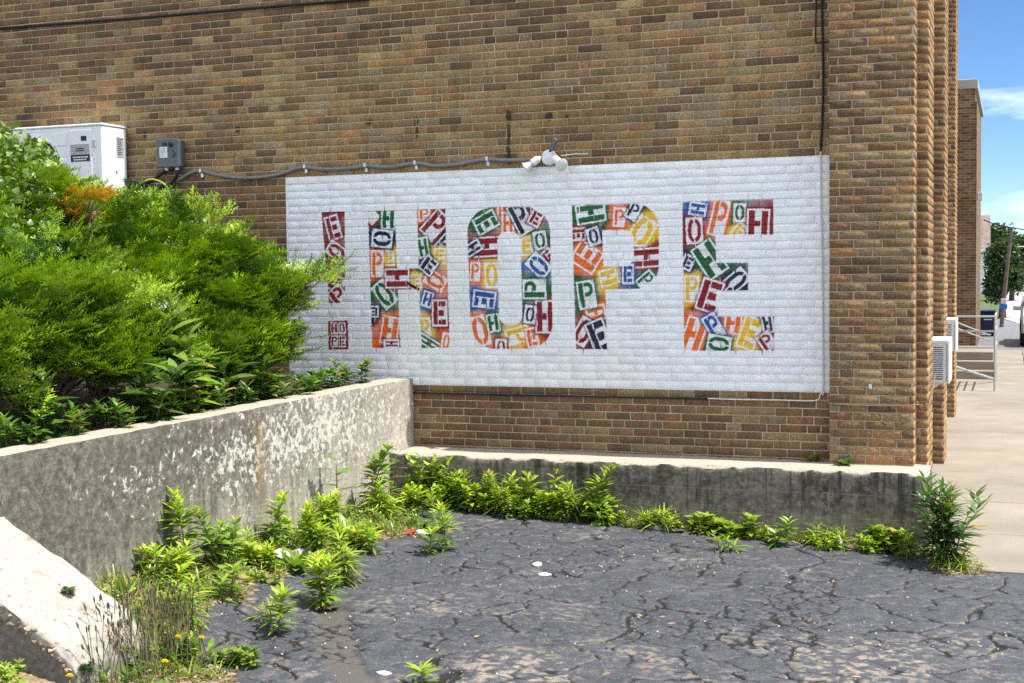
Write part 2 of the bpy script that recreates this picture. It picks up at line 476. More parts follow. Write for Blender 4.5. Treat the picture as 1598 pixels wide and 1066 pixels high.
# ---------------------------------------------------------------- brick materials
def stain_mask(t, spots):
    p = t.n('ShaderNodeNewGeometry').outputs['Position']
    wob = t.noise(30, p, 3)
    m = None
    for (x, z, sx, sz) in spots:
        mp_ = t.n('ShaderNodeMapping'); mp_.vector_type = 'POINT'
        mp_.inputs['Location'].default_value = (-x/sx, 0, -z/sz); mp_.inputs['Scale'].default_value = (1/sx, 0, 1/sz)
        t.l(p, mp_.inputs['Vector'])
        ln = t.n('ShaderNodeVectorMath', operation='LENGTH'); t.l(mp_.outputs[0], ln.inputs[0])
        d = t.math('ADD', ln.outputs['Value'], t.math('MULTIPLY_ADD', wob, 1.3, -.65))
        k = t.maprange(d, .5, 1.0, 1., 0.)
        m = k if m is None else t.math('MAXIMUM', m, k)
    return m

def brick_mat():
    t = NT('brick'); a = t.attr('Col')
    n = t.noise(60, t.pos(), 6, .65); wire = t.noise(1, t.pos((300, 300, 40)), 3)
    blot = t.noise(7, t.pos(), 3)
    c = t.mix(1., a.outputs['Color'], t.ramp(n, ((.28, .45), (.5, 1.), (.72, 1.6))), 'MULTIPLY')
    c = t.mix(1., c, t.ramp(wire, ((.3, .82), (.7, 1.2))), 'MULTIPLY')
    c = t.mix(.35, c, t.mix(1., c, t.ramp(blot, ((.35, .7), (.65, 1.3))), 'MULTIPLY'))
    m = stain_mask(t, ((-6.356, 2.33, .03, .05), (-5.339, 2.324, .035, .04), (-3.988, 2.326, .05, .03), (-3.533, 2.31, .03, .06),
                       (-3.53, 2.22, .02, .09), (-2.67, 2.31, .035, .06), (-2.673, 2.16, .022, .16), (-2.676, 1.99, .028, .14), (-2.307, 2.29, .045, .05),
                       (-2.15, 2.27, .02, .03)))
    c = t.mix(t.math('MULTIPLY', m, .85), c, (.022, .012, .008))
    soot = t.noise(1, t.pos((.55, .55, .30)), 5, .6); c = t.mix(1., c, t.ramp(soot, ((.32, (.78, .76, .74)), (.62, (1.15, 1.13, 1.09)))), 'MULTIPLY')
    run_ = t.noise(1, t.pos((9, 9, .35)), 4, .6); c = t.mix(1., c, t.ramp(run_, ((.34, .82), (.55, 1.04))), 'MULTIPLY')
    h = t.math('ADD', n, t.math('MULTIPLY', wire, .6))
    return t.base(c, .88, h, .32, .003)

def mortar_mat():
    t = NT('mortar'); n = t.noise(90, t.pos(), 5, .7); b = t.noise(3, t.pos(), 4)
    c = t.ramp(n, ((.25, (.40, .305, .205)), (.5, (.55, .435, .31)), (.8, (.66, .535, .395))))
    c = t.mix(1., c, t.ramp(b, ((.35, .75), (.65, 1.08))), 'MULTIPLY')
    m = stain_mask(t, ((-2.673, 2.16, .02, .14), (-2.67, 2.31, .03, .05), (-2.676, 1.99, .02, .1)))
    return t.base(t.mix(t.math('MULTIPLY', m, .8), c, (.03, .015, .01)), .95, n, .5, .004)

def paint_mat():
    t = NT('wall_paint'); a = t.attr('Col')
    n = t.noise(45, t.pos(), 6, .65, .6); d = t.noise(5, t.pos(), 4)
    c = t.mix(1., a.outputs['Color'], t.ramp(d, ((.3, .92), (.6, 1.0))), 'MULTIPLY')
    pin = t.noise(70, t.pos(), 3, .6); c = t.mix(t.maprange(pin, .68, .74, 0, .35), c, (.30, .26, .22))      # pinholes and worn spots
    dirt = t.noise(1, t.pos((6, 6, .9)), 4, .6); c = t.mix(t.maprange(dirt, .56, .75, 0, .12), c, (.42, .39, .34))
    sq = t.noise(26, t.pos(), 5, .6, 1.5)
    return t.base(c, .5, t.math('ADD', n, t.math('MULTIPLY', sq, 1.2)), .38, .004)

def far_brick_mat():
    t = NT('far_brick'); p = t.n('ShaderNodeNewGeometry').outputs['Position']
    s = t.sep(p); comb = t.n('ShaderNodeCombineXYZ')
    t.l(t.math('ADD', s[0], s[1]), comb.inputs[0]); t.l(s[2], comb.inputs[1])
    b = t.n('ShaderNodeTexBrick'); t.l(comb.outputs[0], b.inputs['Vector'])
    t.set(b, Scale=1., Mortar_Size=.005, Mortar_Smooth=.2, Brick_Width=MODULE, Row_Height=COURSE, Bias=0.)
    b.inputs['Color1'].default_value = (.085, .05, .03, 1); b.inputs['Color2'].default_value = (.21, .125, .06, 1)
    b.inputs['Mortar'].default_value = (.33, .26, .19, 1)
    n = t.noise(2, p, 4)
    c = t.mix(1., b.outputs['Color'], t.ramp(n, ((.3, .75), (.7, 1.2))), 'MULTIPLY')
    return t.base(c, .88, b.outputs['Fac'], -.4, .006)

M_BRICK, M_MORTAR, M_PAINT, M_FAR = brick_mat(), mortar_mat(), paint_mat(), far_brick_mat()

PAL = dict(brown=(.140, .080, .038), tan=(.265, .174, .080), olive=(.205, .158, .083), orange=(.28, .145, .056),
           dark=(.062, .040, .025), red=(.17, .078, .038), grey=(.225, .190, .118), gold=(.33, .225, .088))
ZONES = dict(top=('brown', .42, 'dark', .27, 'red', .16, 'tan', .09, 'olive', .06),
             mid=('tan', .32, 'olive', .20, 'brown', .20, 'orange', .13, 'dark', .06, 'grey', .06, 'gold', .03),
             low=('brown', .50, 'dark', .22, 'olive', .16, 'red', .12),
             left=('brown', .45, 'red', .18, 'dark', .20, 'olive', .12, 'tan', .05),
             lit=('orange', .4, 'tan', .4, 'gold', .2),  # sunward pilaster sides: paler bricks, sunlight put into their colour
             pil=('brown', .30, 'tan', .27, 'olive', .13, 'orange', .10, 'dark', .13, 'red', .05, 'grey', .02))
def brick_colour(zone):
    z = ZONES[zone]; r = random.random()*sum(z[1::2]); i = 0
    while r > z[i+1] and i < len(z)-2: r -= z[i+1]; i += 2
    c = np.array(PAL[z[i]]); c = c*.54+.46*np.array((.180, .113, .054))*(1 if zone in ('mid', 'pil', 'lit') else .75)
    if zone == 'pil': c = c*.84
    return c*1.30*(.82+.36*random.random())*(1+.025*rng.standard_normal(3))

def lay(u0, u1, k0, k1, phase):
    """American bond: six stretcher courses, then one of stretchers and headers in turn; yields (k, ua, ub)"""
    for k in range(k0, k1):
        if k % 7 == 2:
            x = math.floor((u0-1)/(1.5*MODULE))*1.5*MODULE+phase+.12+((k//7) % 3)*.07
            seq = (MODULE, MODULE/2)
        else:
            x = math.floor((u0-1)/MODULE)*MODULE+phase+(MODULE/2 if k % 2 else 0)+.012*math.sin(k*1.9)
            seq = (MODULE, MODULE)
        i = 0
        while x < u1:
            a, b = x, x+seq[i % 2]; x = b; i += 1
            a, b = max(a, u0), min(b, u1)
            if b-a > .03: yield k, a+.0053, b-.0053

def brick_np(O, U, Nn, ua, ub, k, depth=.03, joint=.0053, gridded=None):
    """one brick on a face: 9 quads"""
    z0, z1 = k*COURSE+joint, (k+1)*COURSE-joint
    c = .0035; pr = rng.normal(0, .0012); j = lambda: rng.normal(0, .0008)
    ring = lambda e, n: [(ua+e+j(), z0+e+j(), n), (ub-e+j(), z0+e+j(), n), (ub-e+j(), z1-e+j(), n), (ua+e+j(), z1-e+j(), n)]
    L = ring(0, -depth)+ring(0, pr-c)+ring(c, pr)
    L = np.array(L)
    V = O+np.outer(L[:, 0], U)+np.outer(L[:, 1], (0, 0, 1))+np.outer(L[:, 2], Nn)
    F = [(8, 9, 10, 11)]+[(b+i, b+(i+1) % 4, b+4+(i+1) % 4, b+4+i) for b in (0, 4) for i in range(4)]
    return V, np.array(F)

def brick_grid(ua, ub, k, step=.005):
    """painted brick whose face carries lettering: gridded so that the paint is sharp"""
    z0, z1 = k*COURSE+.0042, (k+1)*COURSE-.0042
    nx = max(2, int((ub-ua)/step)); nz = 12
    us = np.linspace(ua, ub, nx+1); zs = np.linspace(z0, z1, nz+1)
    u, z = np.meshgrid(us, zs)
    e = np.minimum(np.minimum(u-ua, ub-u), np.minimum(z-z0, z1-z))
    y = -np.clip(e/.004, 0, 1)*.004+.004+.0015*(vnoise(u, z, .02, 5)-.5)
    V = np.stack([u, y, z], -1).reshape(-1, 3)
    i = np.arange((nx+1)*(nz+1)).reshape(nz+1, nx+1)
    F = np.stack([i[:-1, :-1], i[:-1, 1:], i[1:, 1:], i[1:, :-1]], -1).reshape(-1, 4)
    # skirt back to the mortar
    b = len(V); rim = np.concatenate([i[0, :], i[1:, -1], i[-1, -2::-1], i[-2:0:-1, 0]])
    S = V[rim].copy(); S[:, 1] += .02; V2 = np.concatenate([V, S]); m = len(rim)
    q = np.arange(m); F2 = np.stack([rim, b+q, b+(q+1) % m, rim[(q+1) % m]], -1)
    return V2, np.concatenate([F, F2])

building = empty('brick_building', (0, 0, -1.15), 0,
                 'long brown brick building with the painted white panel and stepped corner pilasters', 'building')
OFF = np.array((0, 0, 1.15))
def bpart(o): o.location = (0, 0, 1.15); return o            # parts are modelled in world metres

XL = -9.6
wall = bpart(MB().box(XL, .06, .0085, .35, -1.3, 6.0).build('wall', M_MORTAR, building))
pil = MB().box(.036, .664, -.1915, .0075, -1.3, 6.0).box(0.6615, .7515, -.0115, .6, -1.3, 6.0).build('pilaster', M_MORTAR, building)
bpart(pil)
pilB = []
PX = [(4.2, .69), (8.9, .62), (13.2, .435), (17.4, .312)]
for (yy, xx) in PX:
    pilB.append(bpart(MB().box(xx-.33, xx-.0085, yy+.0085, yy+.693, -1.3, 6.0).build('pilaster', M_MORTAR if yy < 10 else M_FAR, building)))
side = bpart(MB().box(-9.6, .42, .36, 9.3, -1.3, 5.96).box(-9.6, -.05, 9.303, 24.2, -1.3, 5.96).build('side_wall', M_FAR, building))
coping = bpart(MB().box(-9.7, .02, -.03, 9.7, 6.003, 6.15, .01).box(.022, .775, -.22, 9.7, 6.003, 6.152, .01).build('coping', simple('coping_stone', (.42, .40, .36), .9), building))
farblock = bpart(MB().box(-6, .44, 24.203, 31, -1.3, 5.3).box(.444, .50, 24.25, 31, -1.3, 5.3).box(.505, .535, 24.3, 24.9, -1.3, 5.0).build('front_block', M_FAR, building))
bpart(MB().box(-6.05, .56, 24.15, 31.05, 5.303, 5.53, .01).build('parapet_cap', simple('cap_stone', (.34, .33, .31), .9), building))

def pix(P):
    d = P-CAM; z = d@_f2; return 799+FPX*(d@_r3)/z, 533-FPX*(d@_u3)/z, z

plain, painted = [], []
def add_face(O, U, Nn, u0, u1, k0, k1, phase, zone, host, cuts=None):
    O, U, Nn = map(lambda v: np.array(v, float), (O, U, Nn))
    for k, a, b in lay(u0, u1, k0, k1, phase):
        zn = zone(a, k) if callable(zone) else zone
        V, F = brick_np(O, U, Nn, a, b, k)
        cen = O+U*(a+b)/2+np.array((0, 0, (k+.5)*COURSE))
        px, py, z = pix(cen)
        foc = abs(np.dot((cen-CAM)/np.linalg.norm(cen-CAM), Nn))
        vis = -20 < px < 1620 and -5 < py < 712 and z > 0
        if host is wall and cen[0] < -3.75 and py > 300+(px-200)*.35: vis = False      # behind the shrubs
        area = (b-a)*foc/z**2 if vis else 0
        plain.append((area, V, F, brick_colour(zn), host))

K0, K1 = -9, 62
def zone_wall(u, k):
    if k >= 44+(1 if u > -2 else 0): return 'top' if random.random() < .8 else 'mid'
    if k < 0: return 'low'
    if k < 29 and u < -4.85: return 'left'
    if u < -5.2 and random.random() < .35: return 'left'
    return 'mid'
# the wall facing the lot, without the mural field
W0, WU, WN = (0, 0, 0), (1, 0, 0), (0, -1, 0)
PH = -.316
for (a, b, c, d) in ((XL, .03, 28, K1), (XL, .03, K0, 0), (XL, -MW, 0, 28)):
    add_face(W0, WU, WN, a, b, c, d, PH, zone_wall, wall)
add_face((0, -.2, 0), WU, WN, .031, .669, K0, K1, .10, 'pil', pil)
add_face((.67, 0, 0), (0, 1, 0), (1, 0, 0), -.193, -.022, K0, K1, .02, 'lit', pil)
add_face((0, -.02, 0), WU, WN, .671, .759, K0, K1, .55, 'pil', pil)
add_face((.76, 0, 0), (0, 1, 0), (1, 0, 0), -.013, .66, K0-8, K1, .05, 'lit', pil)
for h, (yy, xx) in zip(pilB[:2], PX[:2]):
    add_face((0, yy, 0), WU, WN, xx-.33, xx, -17, 75, .03, 'pil', h)
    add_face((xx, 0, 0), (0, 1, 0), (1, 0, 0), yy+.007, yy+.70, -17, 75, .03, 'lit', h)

plain.sort(key=lambda t: -t[0])
for area, V, F, c, host in plain[:300]:
    cen = V.mean(0); o = mesh_np('brick', V-cen, F, M_BRICK, host, cols=np.tile(c, (len(V), 1)))
    o.location = cen
def join(lst):
    Vs, Fs, Cs, b = [], [], [], 0
    for V, F, C in lst: Vs.append(V); Fs.append(F+b); Cs.append(C); b += len(V)
    return np.concatenate(Vs), np.concatenate(Fs), np.concatenate(Cs)
V, F, C = join([(V, F, np.tile(c, (len(V), 1))) for _, V, F, c, h in plain[300:]])
tag(bpart(mesh_np('bricks', V, F, M_BRICK, building, cols=C)), kind='stuff')

# painted field: the bricks under the mural
for k, a, b in lay(-MW, .03, 0, 28, PH):
    uu = np.linspace(a, b, 40); zz = np.linspace(k*COURSE, (k+1)*COURSE, 12)
    g = mural_col(*np.meshgrid(uu, zz))
    coloured = g.min() < .62
    if coloured: V, F = brick_grid(a, b, k)
    else: V, F = brick_np(np.zeros(3), np.array(WU), np.array(WN, float), a, b, k, joint=.0042)
    C = mural_col(V[:, 0], V[:, 2])
    painted.append((a, V, F, C))
painted.sort(key=lambda t: -t[0])
for a, V, F, C in painted[:300]:
    cen = V.mean(0); o = mesh_np('painted_brick', V-cen, F, M_PAINT, wall, cols=C); o.location = cen
V, F, C = join([t[1:] for t in painted[300:]])
tag(bpart(mesh_np('painted_bricks', V, F, M_PAINT, building, cols=C)), kind='stuff')
# painted joints between them
xs = np.linspace(-MW-.004, .03, 700); zs = np.sort(np.concatenate([np.arange(29)*COURSE-.0036, np.arange(29)*COURSE+.0036]))
u, z = np.meshgrid(xs, zs); i = np.arange(u.size).reshape(u.shape)
V = np.stack([u, np.full_like(u, .0058), z], -1).reshape(-1, 3)
F = np.stack([i[:-1, :-1], i[:-1, 1:], i[1:, 1:], i[1:, :-1]], -1).reshape(-1, 4)
bpart(mesh_np('painted_mortar', V, F, M_PAINT, building, cols=mural_col(V[:, 0], V[:, 2])))
# ---------------------------------------------------------------- ground
def gz(X, Y):
    """level of the lot (vectorised)"""
    X = np.asarray(X, float); Y = np.asarray(Y, float)
    z = -1.0-.047*np.clip(X+2.2, 0, 3.2)
    t = np.clip((-2.5-X)/1.1, 0, 1)
    z = z+t*(.10+.12*np.clip((-3.2-Y)/1.3, 0, 1))
    return z+.035*np.clip(-6.5-Y, 0, 6)

def seg_dist(X, Y, pts):
    d = np.full(X.shape, 1e9)
    for (ax, ay), (bx, by) in zip(pts[:-1], pts[1:]):
        t = np.clip(((X-ax)*(bx-ax)+(Y-ay)*(by-ay))/((bx-ax)**2+(by-ay)**2), 0, 1)
        d = np.minimum(d, np.hypot(X-ax-t*(bx-ax), Y-ay-t*(by-ay)))
    return d

def voronoi_edge(X, Y, cell, seed, jit=.9):
    """distance to the nearest Voronoi border (F2-F1 form), plus id noise"""
    r = np.random.default_rng(seed); ox = r.random((64, 64))*jit; oy = r.random((64, 64))*jit; idn = r.random((64, 64))
    x, y = X/cell, Y/cell; i = np.floor(x).astype(int); j = np.floor(y).astype(int)
    f1 = np.full(X.shape, 9.); f2 = f1.copy(); idv = np.zeros(X.shape)
    for a in (-1, 0, 1):
        for b in (-1, 0, 1):
            ii, jj = (i+a), (j+b)
            d = np.hypot(ii+ox[ii % 64, jj % 64]-x, jj+oy[ii % 64, jj % 64]-y)
            n = d < f1
            f2 = np.where(n, f1, np.minimum(f2, d)); idv = np.where(n, idn[ii % 64, jj % 64], idv); f1 = np.where(n, d, f1)
    return (f2-f1)*cell*.5, idv

SOIL = [(-3.25, -.80), (-3.30, -1.19), (-2.98, -1.37), (-2.62, -1.5), (-3.05, -2.18), (-2.97, -2.9), (-2.98, -3.43), (-2.93, -3.93),
        (-2.95, -4.24), (-2.80, -4.68), (-2.52, -4.97), (-2.2, -5.3), (-2.2, -7)]
def soil_mask(X, Y):
    wob = (fbm(X, Y, .25, 71)-.5)*.30
    yy = [p[1] for p in SOIL][::-1]; xx = [p[0] for p in SOIL][::-1]
    edge = np.interp(Y, yy, xx)
    a = np.clip((edge+wob-.02-X)/.10+.5, 0, 1)
    b = np.clip((Y+wob*.5-(-.66-.05*(X+2)*0))/.07, 0, 1)*(X < .95)       # strip at the foot of the low wall
    c = np.clip(1-np.hypot(X-1.02, (Y+.92)*.8)/.22, 0, 1)*2
    return np.clip(np.maximum(np.maximum(a, b), c), 0, 1)

dense = lambda a, b, s: np.arange(a, b, s)
gx = np.concatenate([np.linspace(-14, -4.5, 12), dense(-4.3, 2.0, .0135), np.linspace(2.05, 40, 40)])
gy = np.concatenate([np.linspace(-30, -6.2, 30), dense(-6.0, -.30, .0135)])
X, Y = np.meshgrid(gx, gy)
WX = X+(fbm(X, Y, .30, 31)-.5)*.24; WY = Y+(fbm(X, Y, .30, 47)-.5)*.24
e1, id1 = voronoi_edge(WX*.85, WY*1.1, .56, 5)
WX2 = X+(fbm(X, Y, .10, 33)-.5)*.10; WY2 = Y+(fbm(X, Y, .10, 49)-.5)*.10
e2, id2 = voronoi_edge(WX2*.8, WY2*1.1, .25, 8)
e3, id3 = voronoi_edge(WX2*.8, WY2, .10, 18)
dens = fbm(X, Y, 1.1, 12)
w1 = .006+.014*fbm(X, Y, .5, 90)**1.5
c1 = np.clip(1-e1/w1, 0, 1)*np.clip((fbm(X, Y, .35, 61)-.34)*7, 0, 1)
c2 = np.clip(1-e2/.011, 0, 1)*np.clip((fbm(X, Y, .6, 62)-.36)*6, 0, 1)
right = np.clip((X+1.6)/2.2, 0, 1)
c3 = np.clip(1-e3/.009, 0, 1)*np.clip((dens-.58+.12*right)*6, 0, 1)
crack = np.maximum(np.maximum(c1, c2*(.7+.3*right)), c3*.6)
soil = soil_mask(X, Y)
strip = [(-2.56, -3.62), (-2.33, -3.95), (-2.16, -4.28), (-1.98, -4.55), (-1.72, -4.9), (-1.35, -5.3), (-.9, -5.9)]
pd = seg_dist(X+(fbm(X, Y, .12, 77)-.5)*.10, Y+(fbm(X, Y, .12, 78)-.5)*.10, strip)
patch = np.clip((.105-pd)/.012, 0, 1)
# pale worn places where the sealer has gone
worn = np.clip((fbm(X, Y, .55, 15)-.60+.26*np.exp(-((X+.75)/.55)**2-((Y+4.7)/.8)**2)+.22*np.exp(-((X-.75)/.6)**2-((Y+3.6)/1.1)**2)+.08*np.clip((-2.8-Y)/2, 0, 1))*2.8, 0, 1)*(1-patch)
fleck = np.clip((fbm(X*.9, Y, .032, 16, 3)-.50)*6, 0, 1)
worn = np.clip(worn*fleck*.95+np.clip(1-e1/.035, 0, 1)*fleck*.4+np.clip(1-e2/.02, 0, 1)*fleck*.3, 0, 1)
near = ((X > -4.3) & (X < 2.0) & (Y > -6)).astype(float)
Z = gz(X, Y)+near*((-.020*crack+.005*(1-np.exp(-e1/.04))+.002*(1-np.exp(-e2/.02)))*(1-soil)+.012*(fbm(X, Y, .5, 3)-.5)+.004*(fbm(X, Y, .06, 4)-.5)
                   - .012*patch+.006*(id1-.5)*(1-np.clip(c1*3, 0, 1))
                   + soil*(.035*fbm(X, Y, .14, 55)-.012))
V = np.stack([X, Y, Z], -1).reshape(-1, 3); i = np.arange(X.size).reshape(X.shape)
F = np.stack([i[:-1, :-1], i[:-1, 1:], i[1:, 1:], i[1:, :-1]], -1).reshape(-1, 4)
att = np.stack([crack, soil, worn, patch], -1).reshape(-1, 4)

def asphalt_mat():
    t = NT('asphalt'); a = t.attr('Col'); s = t.n('ShaderNodeSeparateColor'); t.l(a.outputs['Color'], s.inputs[0])
    crack, soil, worn, patch = s.outputs[0], s.outputs[1], s.outputs[2], a.outputs['Alpha']
    n = t.noise(180, t.pos(), 4, .7); f = t.noise(9, t.pos(), 5); sp = t.noise(60, t.pos(), 3, .7)
    base = t.ramp(f, ((.3, (.036, .039, .048)), (.7, (.066, .070, .083))))
    base = t.mix(1., base, t.ramp(n, ((.3, .75), (.7, 1.25))), 'MULTIPLY')
    spk = t.math('MULTIPLY', t.maprange(sp, .57, .66), .75)
    base = t.mix(spk, base, (.165, .17, .183))
    st = t.ramp(t.noise(70, t.pos(), 4, .7), ((.3, (.11, .095, .075)), (.5, (.23, .20, .16)), (.72, (.38, .34, .28))))
    c = t.mix(worn, base, st)
    c = t.mix(patch, c, t.ramp(n, ((.3, (.055, .05, .046)), (.7, (.115, .105, .095)))))
    c = t.mix(t.maprange(crack, .12, .45, 0, .97), c, (.007, .007, .007))
    sn = t.noise(45, t.pos(), 6, .75)
    so = t.ramp(sn, ((.25, (.075, .052, .03)), (.45, (.20, .145, .085)), (.6, (.33, .26, .165)), (.8, (.47, .39, .27))))
    c = t.mix(soil, c, so)
    h = t.math('ADD', n, t.math('MULTIPLY', sn, soil))
    r = t.maprange(worn, 0, 1, .62, .9)
    return t.base(c, r, h, .55, .006)
lot = mesh_np('asphalt_lot', V, F, asphalt_mat(), None, False, None)
at = lot.data.color_attributes.new('Col', 'FLOAT_COLOR', 'POINT'); at.data.foreach_set('color', att.astype(np.float32).ravel())
tag(lot, 'cracked grey parking lot asphalt with worn pale patches', kind='structure')

grass_m = NT('turf'); _n = grass_m.noise(6, grass_m.pos(), 6); grass_m = grass_m.base(grass_m.ramp(_n, ((.3, (.045, .07, .02)), (.7, (.10, .13, .045)))), .95, _n, .5, .03)
ground = MB().add([(-400, -60, -1.45), (400, -60, -1.45), (400, 700, -1.45), (-400, 700, -1.45)], [(0, 1, 2, 3)]).build('ground', grass_m)
tag(ground, 'grassy ground reaching to the horizon', kind='structure')

def concrete_mat(name, tone=(.46, .42, .36), warm=.0):
    t = NT(name); p = t.pos()
    n = t.noise(80, p, 6, .7); b = t.noise(1.3, p, 5); s = t.noise(8, p, 5)
    c = t.ramp(n, ((.25, tuple(x*.78 for x in tone)), (.5, tone), (.8, tuple(x*1.16 for x in tone))))
    c = t.mix(1., c, t.ramp(b, ((.3, (.80, .78, .75)), (.7, (1.1, 1.09, 1.06)))), 'MULTIPLY')
    c = t.mix(t.maprange(s, .62, .75, 0, .35), c, (.20, .16, .11))
    return t.base(c, .9, n, .35, .004)

# sidewalk along the street front: slabs with open joints
M_WALK = concrete_mat('sidewalk_concrete', (.265, .238, .20))
walk = MB().add([(.05, -1.0, -1.158), (4.1, -1.0, -1.158), (4.1, 25, -1.158), (.05, 25, -1.158)], [(0, 1, 2, 3)]).build('sidewalk', simple('joint_dirt', (.10, .085, .065), .95))
tag(walk, 'pale concrete sidewalk running along the building', kind='structure')
ys = [-1.0, .36, 1.9, 3.68, 5.4, 7.3, 9.25, 11.2, 13.1, 15.4, 17.7, 20, 22.4, 24.9]
for y0, y1 in zip(ys[:-1], ys[1:]):
    for x0, x1 in ((.05, 1.62), (1.62, 4.1)):
        s = MB().box(x0+.006, x1-.006, y0+.008, y1-.008, -1.26, -1.135+.003*random.random(), .004).build('slab', M_WALK, walk)
M_ALLEY = simple('alley_asphalt', (.15, .155, .165), .85, var=.2, scale=4)
alley = MB().add([(-20, 25, -1.16), (9, 25, -1.16), (9, 46, -1.16), (-20, 46, -1.16)], [(0, 1, 2, 3)]).build('alley', M_ALLEY)
tag(alley, 'grey asphalt alley crossing beyond the sidewalk', kind='structure')
M_ROAD = simple('road_concrete', (.30, .30, .295), .88, var=.15, scale=2)
kerb = MB().box(4.1, 4.25, -1, 24.9, -1.4, -1.13, .01).build('kerb', M_WALK); tag(kerb, 'concrete kerb along the street', kind='structure')
road = MB().add([(4.25, -40, -1.26), (14, -40, -1.26), (14, 24.9, -1.26), (9, 25, -1.2), (9, 46, -1.2), (9, 300, -.6), (1.05, 300, -.6), (1.05, 46, -1.17), (3.4, 25, -1.2), (4.25, 24.9, -1.26)],
                [(0, 1, 2, 9), (9, 2, 3, 8), (8, 3, 4, 7), (7, 4, 5, 6)]).build('road', M_ROAD)
road.location.z = .03
tag(road, 'pale street running away to the right', kind='structure')
verge = MB().add([(-6, 46, -1.14), (1.0, 46, -1.14), (1.0, 60, -1.10), (1.0, 300, -.62), (-60, 300, -.65), (-60, 46, -1.14)], [(0, 1, 2, 3, 4, 5)]).build('verge', grass_m)
tag(verge, 'grass verge beyond the alley', kind='structure')

# ---------------------------------------------------------------- concrete walls
def slab_wall(name, x0, x1, y0, y1, zb, ztop, mat, step=.035, rough=.004, chip=.012, seed=1):
    """rounded, slightly uneven concrete wall; ztop(x,y) gives the top"""
    nx, ny = max(2, int((x1-x0)/step)), max(2, int((y1-y0)/step)); nzz = 16
    V = []; F = []
    def sheet(fn, na, nb):
        b = len(V)
        for a in range(na+1):
            for c in range(nb+1): V.append(fn(a/na, c/nb))
        for a in range(na):
            for c in range(nb):
                q = b+a*(nb+1)+c; F.append((q, q+nb+1, q+nb+2, q+1))
    zt = lambda x, y: ztop(x, y)
    L = lambda a, b, t: a+(b-a)*t
    sheet(lambda s, t: (L(x0, x1, s), L(y0, y1, t), zt(L(x0, x1, s), L(y0, y1, t))), nx, ny)
    for yv in (y0, y1): sheet(lambda s, t, yv=yv: (L(x0, x1, s), yv, L(zb, zt(L(x0, x1, s), yv), t)), nx, nzz*2)
    for xv in (x0, x1): sheet(lambda s, t, xv=xv: (xv, L(y0, y1, s), L(zb, zt(xv, L(y0, y1, s)), t)), ny, nzz*2)
    V = np.array(V)
    # chipped arrises: pull vertices close to the top edges inwards by noise
    T = np.array([zt(x, y) for x, y in V[:, :2]])
    ex = np.minimum(V[:, 0]-x0, x1-V[:, 0]); ey = np.minimum(V[:, 1]-y0, y1-V[:, 1]); ez = T-V[:, 2]
    s = np.sort(np.stack([ex, ey, ez], 1), 1)[:, 1]
    n = fbm(V[:, 0]*1.7+V[:, 1], V[:, 2]+V[:, 1]*.7, .13, seed)
    k = np.clip(1-s/(chip*2.2), 0, 1)*chip*np.clip((n-.25)*2.4, .15, 1.7)
    cen = np.array(((x0+x1)/2, (y0+y1)/2))
    V[:, 0] -= np.where(ex < .02, np.sign(V[:, 0]-cen[0]), 0)*k; V[:, 1] -= np.where(ey < .02, np.sign(V[:, 1]-cen[1]), 0)*k
    V[:, 2] -= np.where(ez < .02, k, 0)
    g = (fbm(V[:, 0]+V[:, 1], V[:, 2]+V[:, 1]*.3, .22, seed+9)-.5)*rough*2
    V[:, 0] += np.where(ex < .02, np.sign(V[:, 0]-cen[0]), 0)*g; V[:, 1] += np.where(ey < .02, np.sign(V[:, 1]-cen[1]), 0)*g
    V[:, 2] += np.where(ez < .02, g, 0)
    import bmesh
    o = mesh_np(name, V, F, mat, None, True)
    bm = bmesh.new(); bm.from_mesh(o.data); bmesh.ops.remove_doubles(bm, verts=bm.verts, dist=.0012)
    bmesh.ops.recalc_face_normals(bm, faces=bm.faces); bm.to_mesh(o.data); bm.free()
    o.data.set_sharp_from_angle(angle=math.radians(50))
    return o

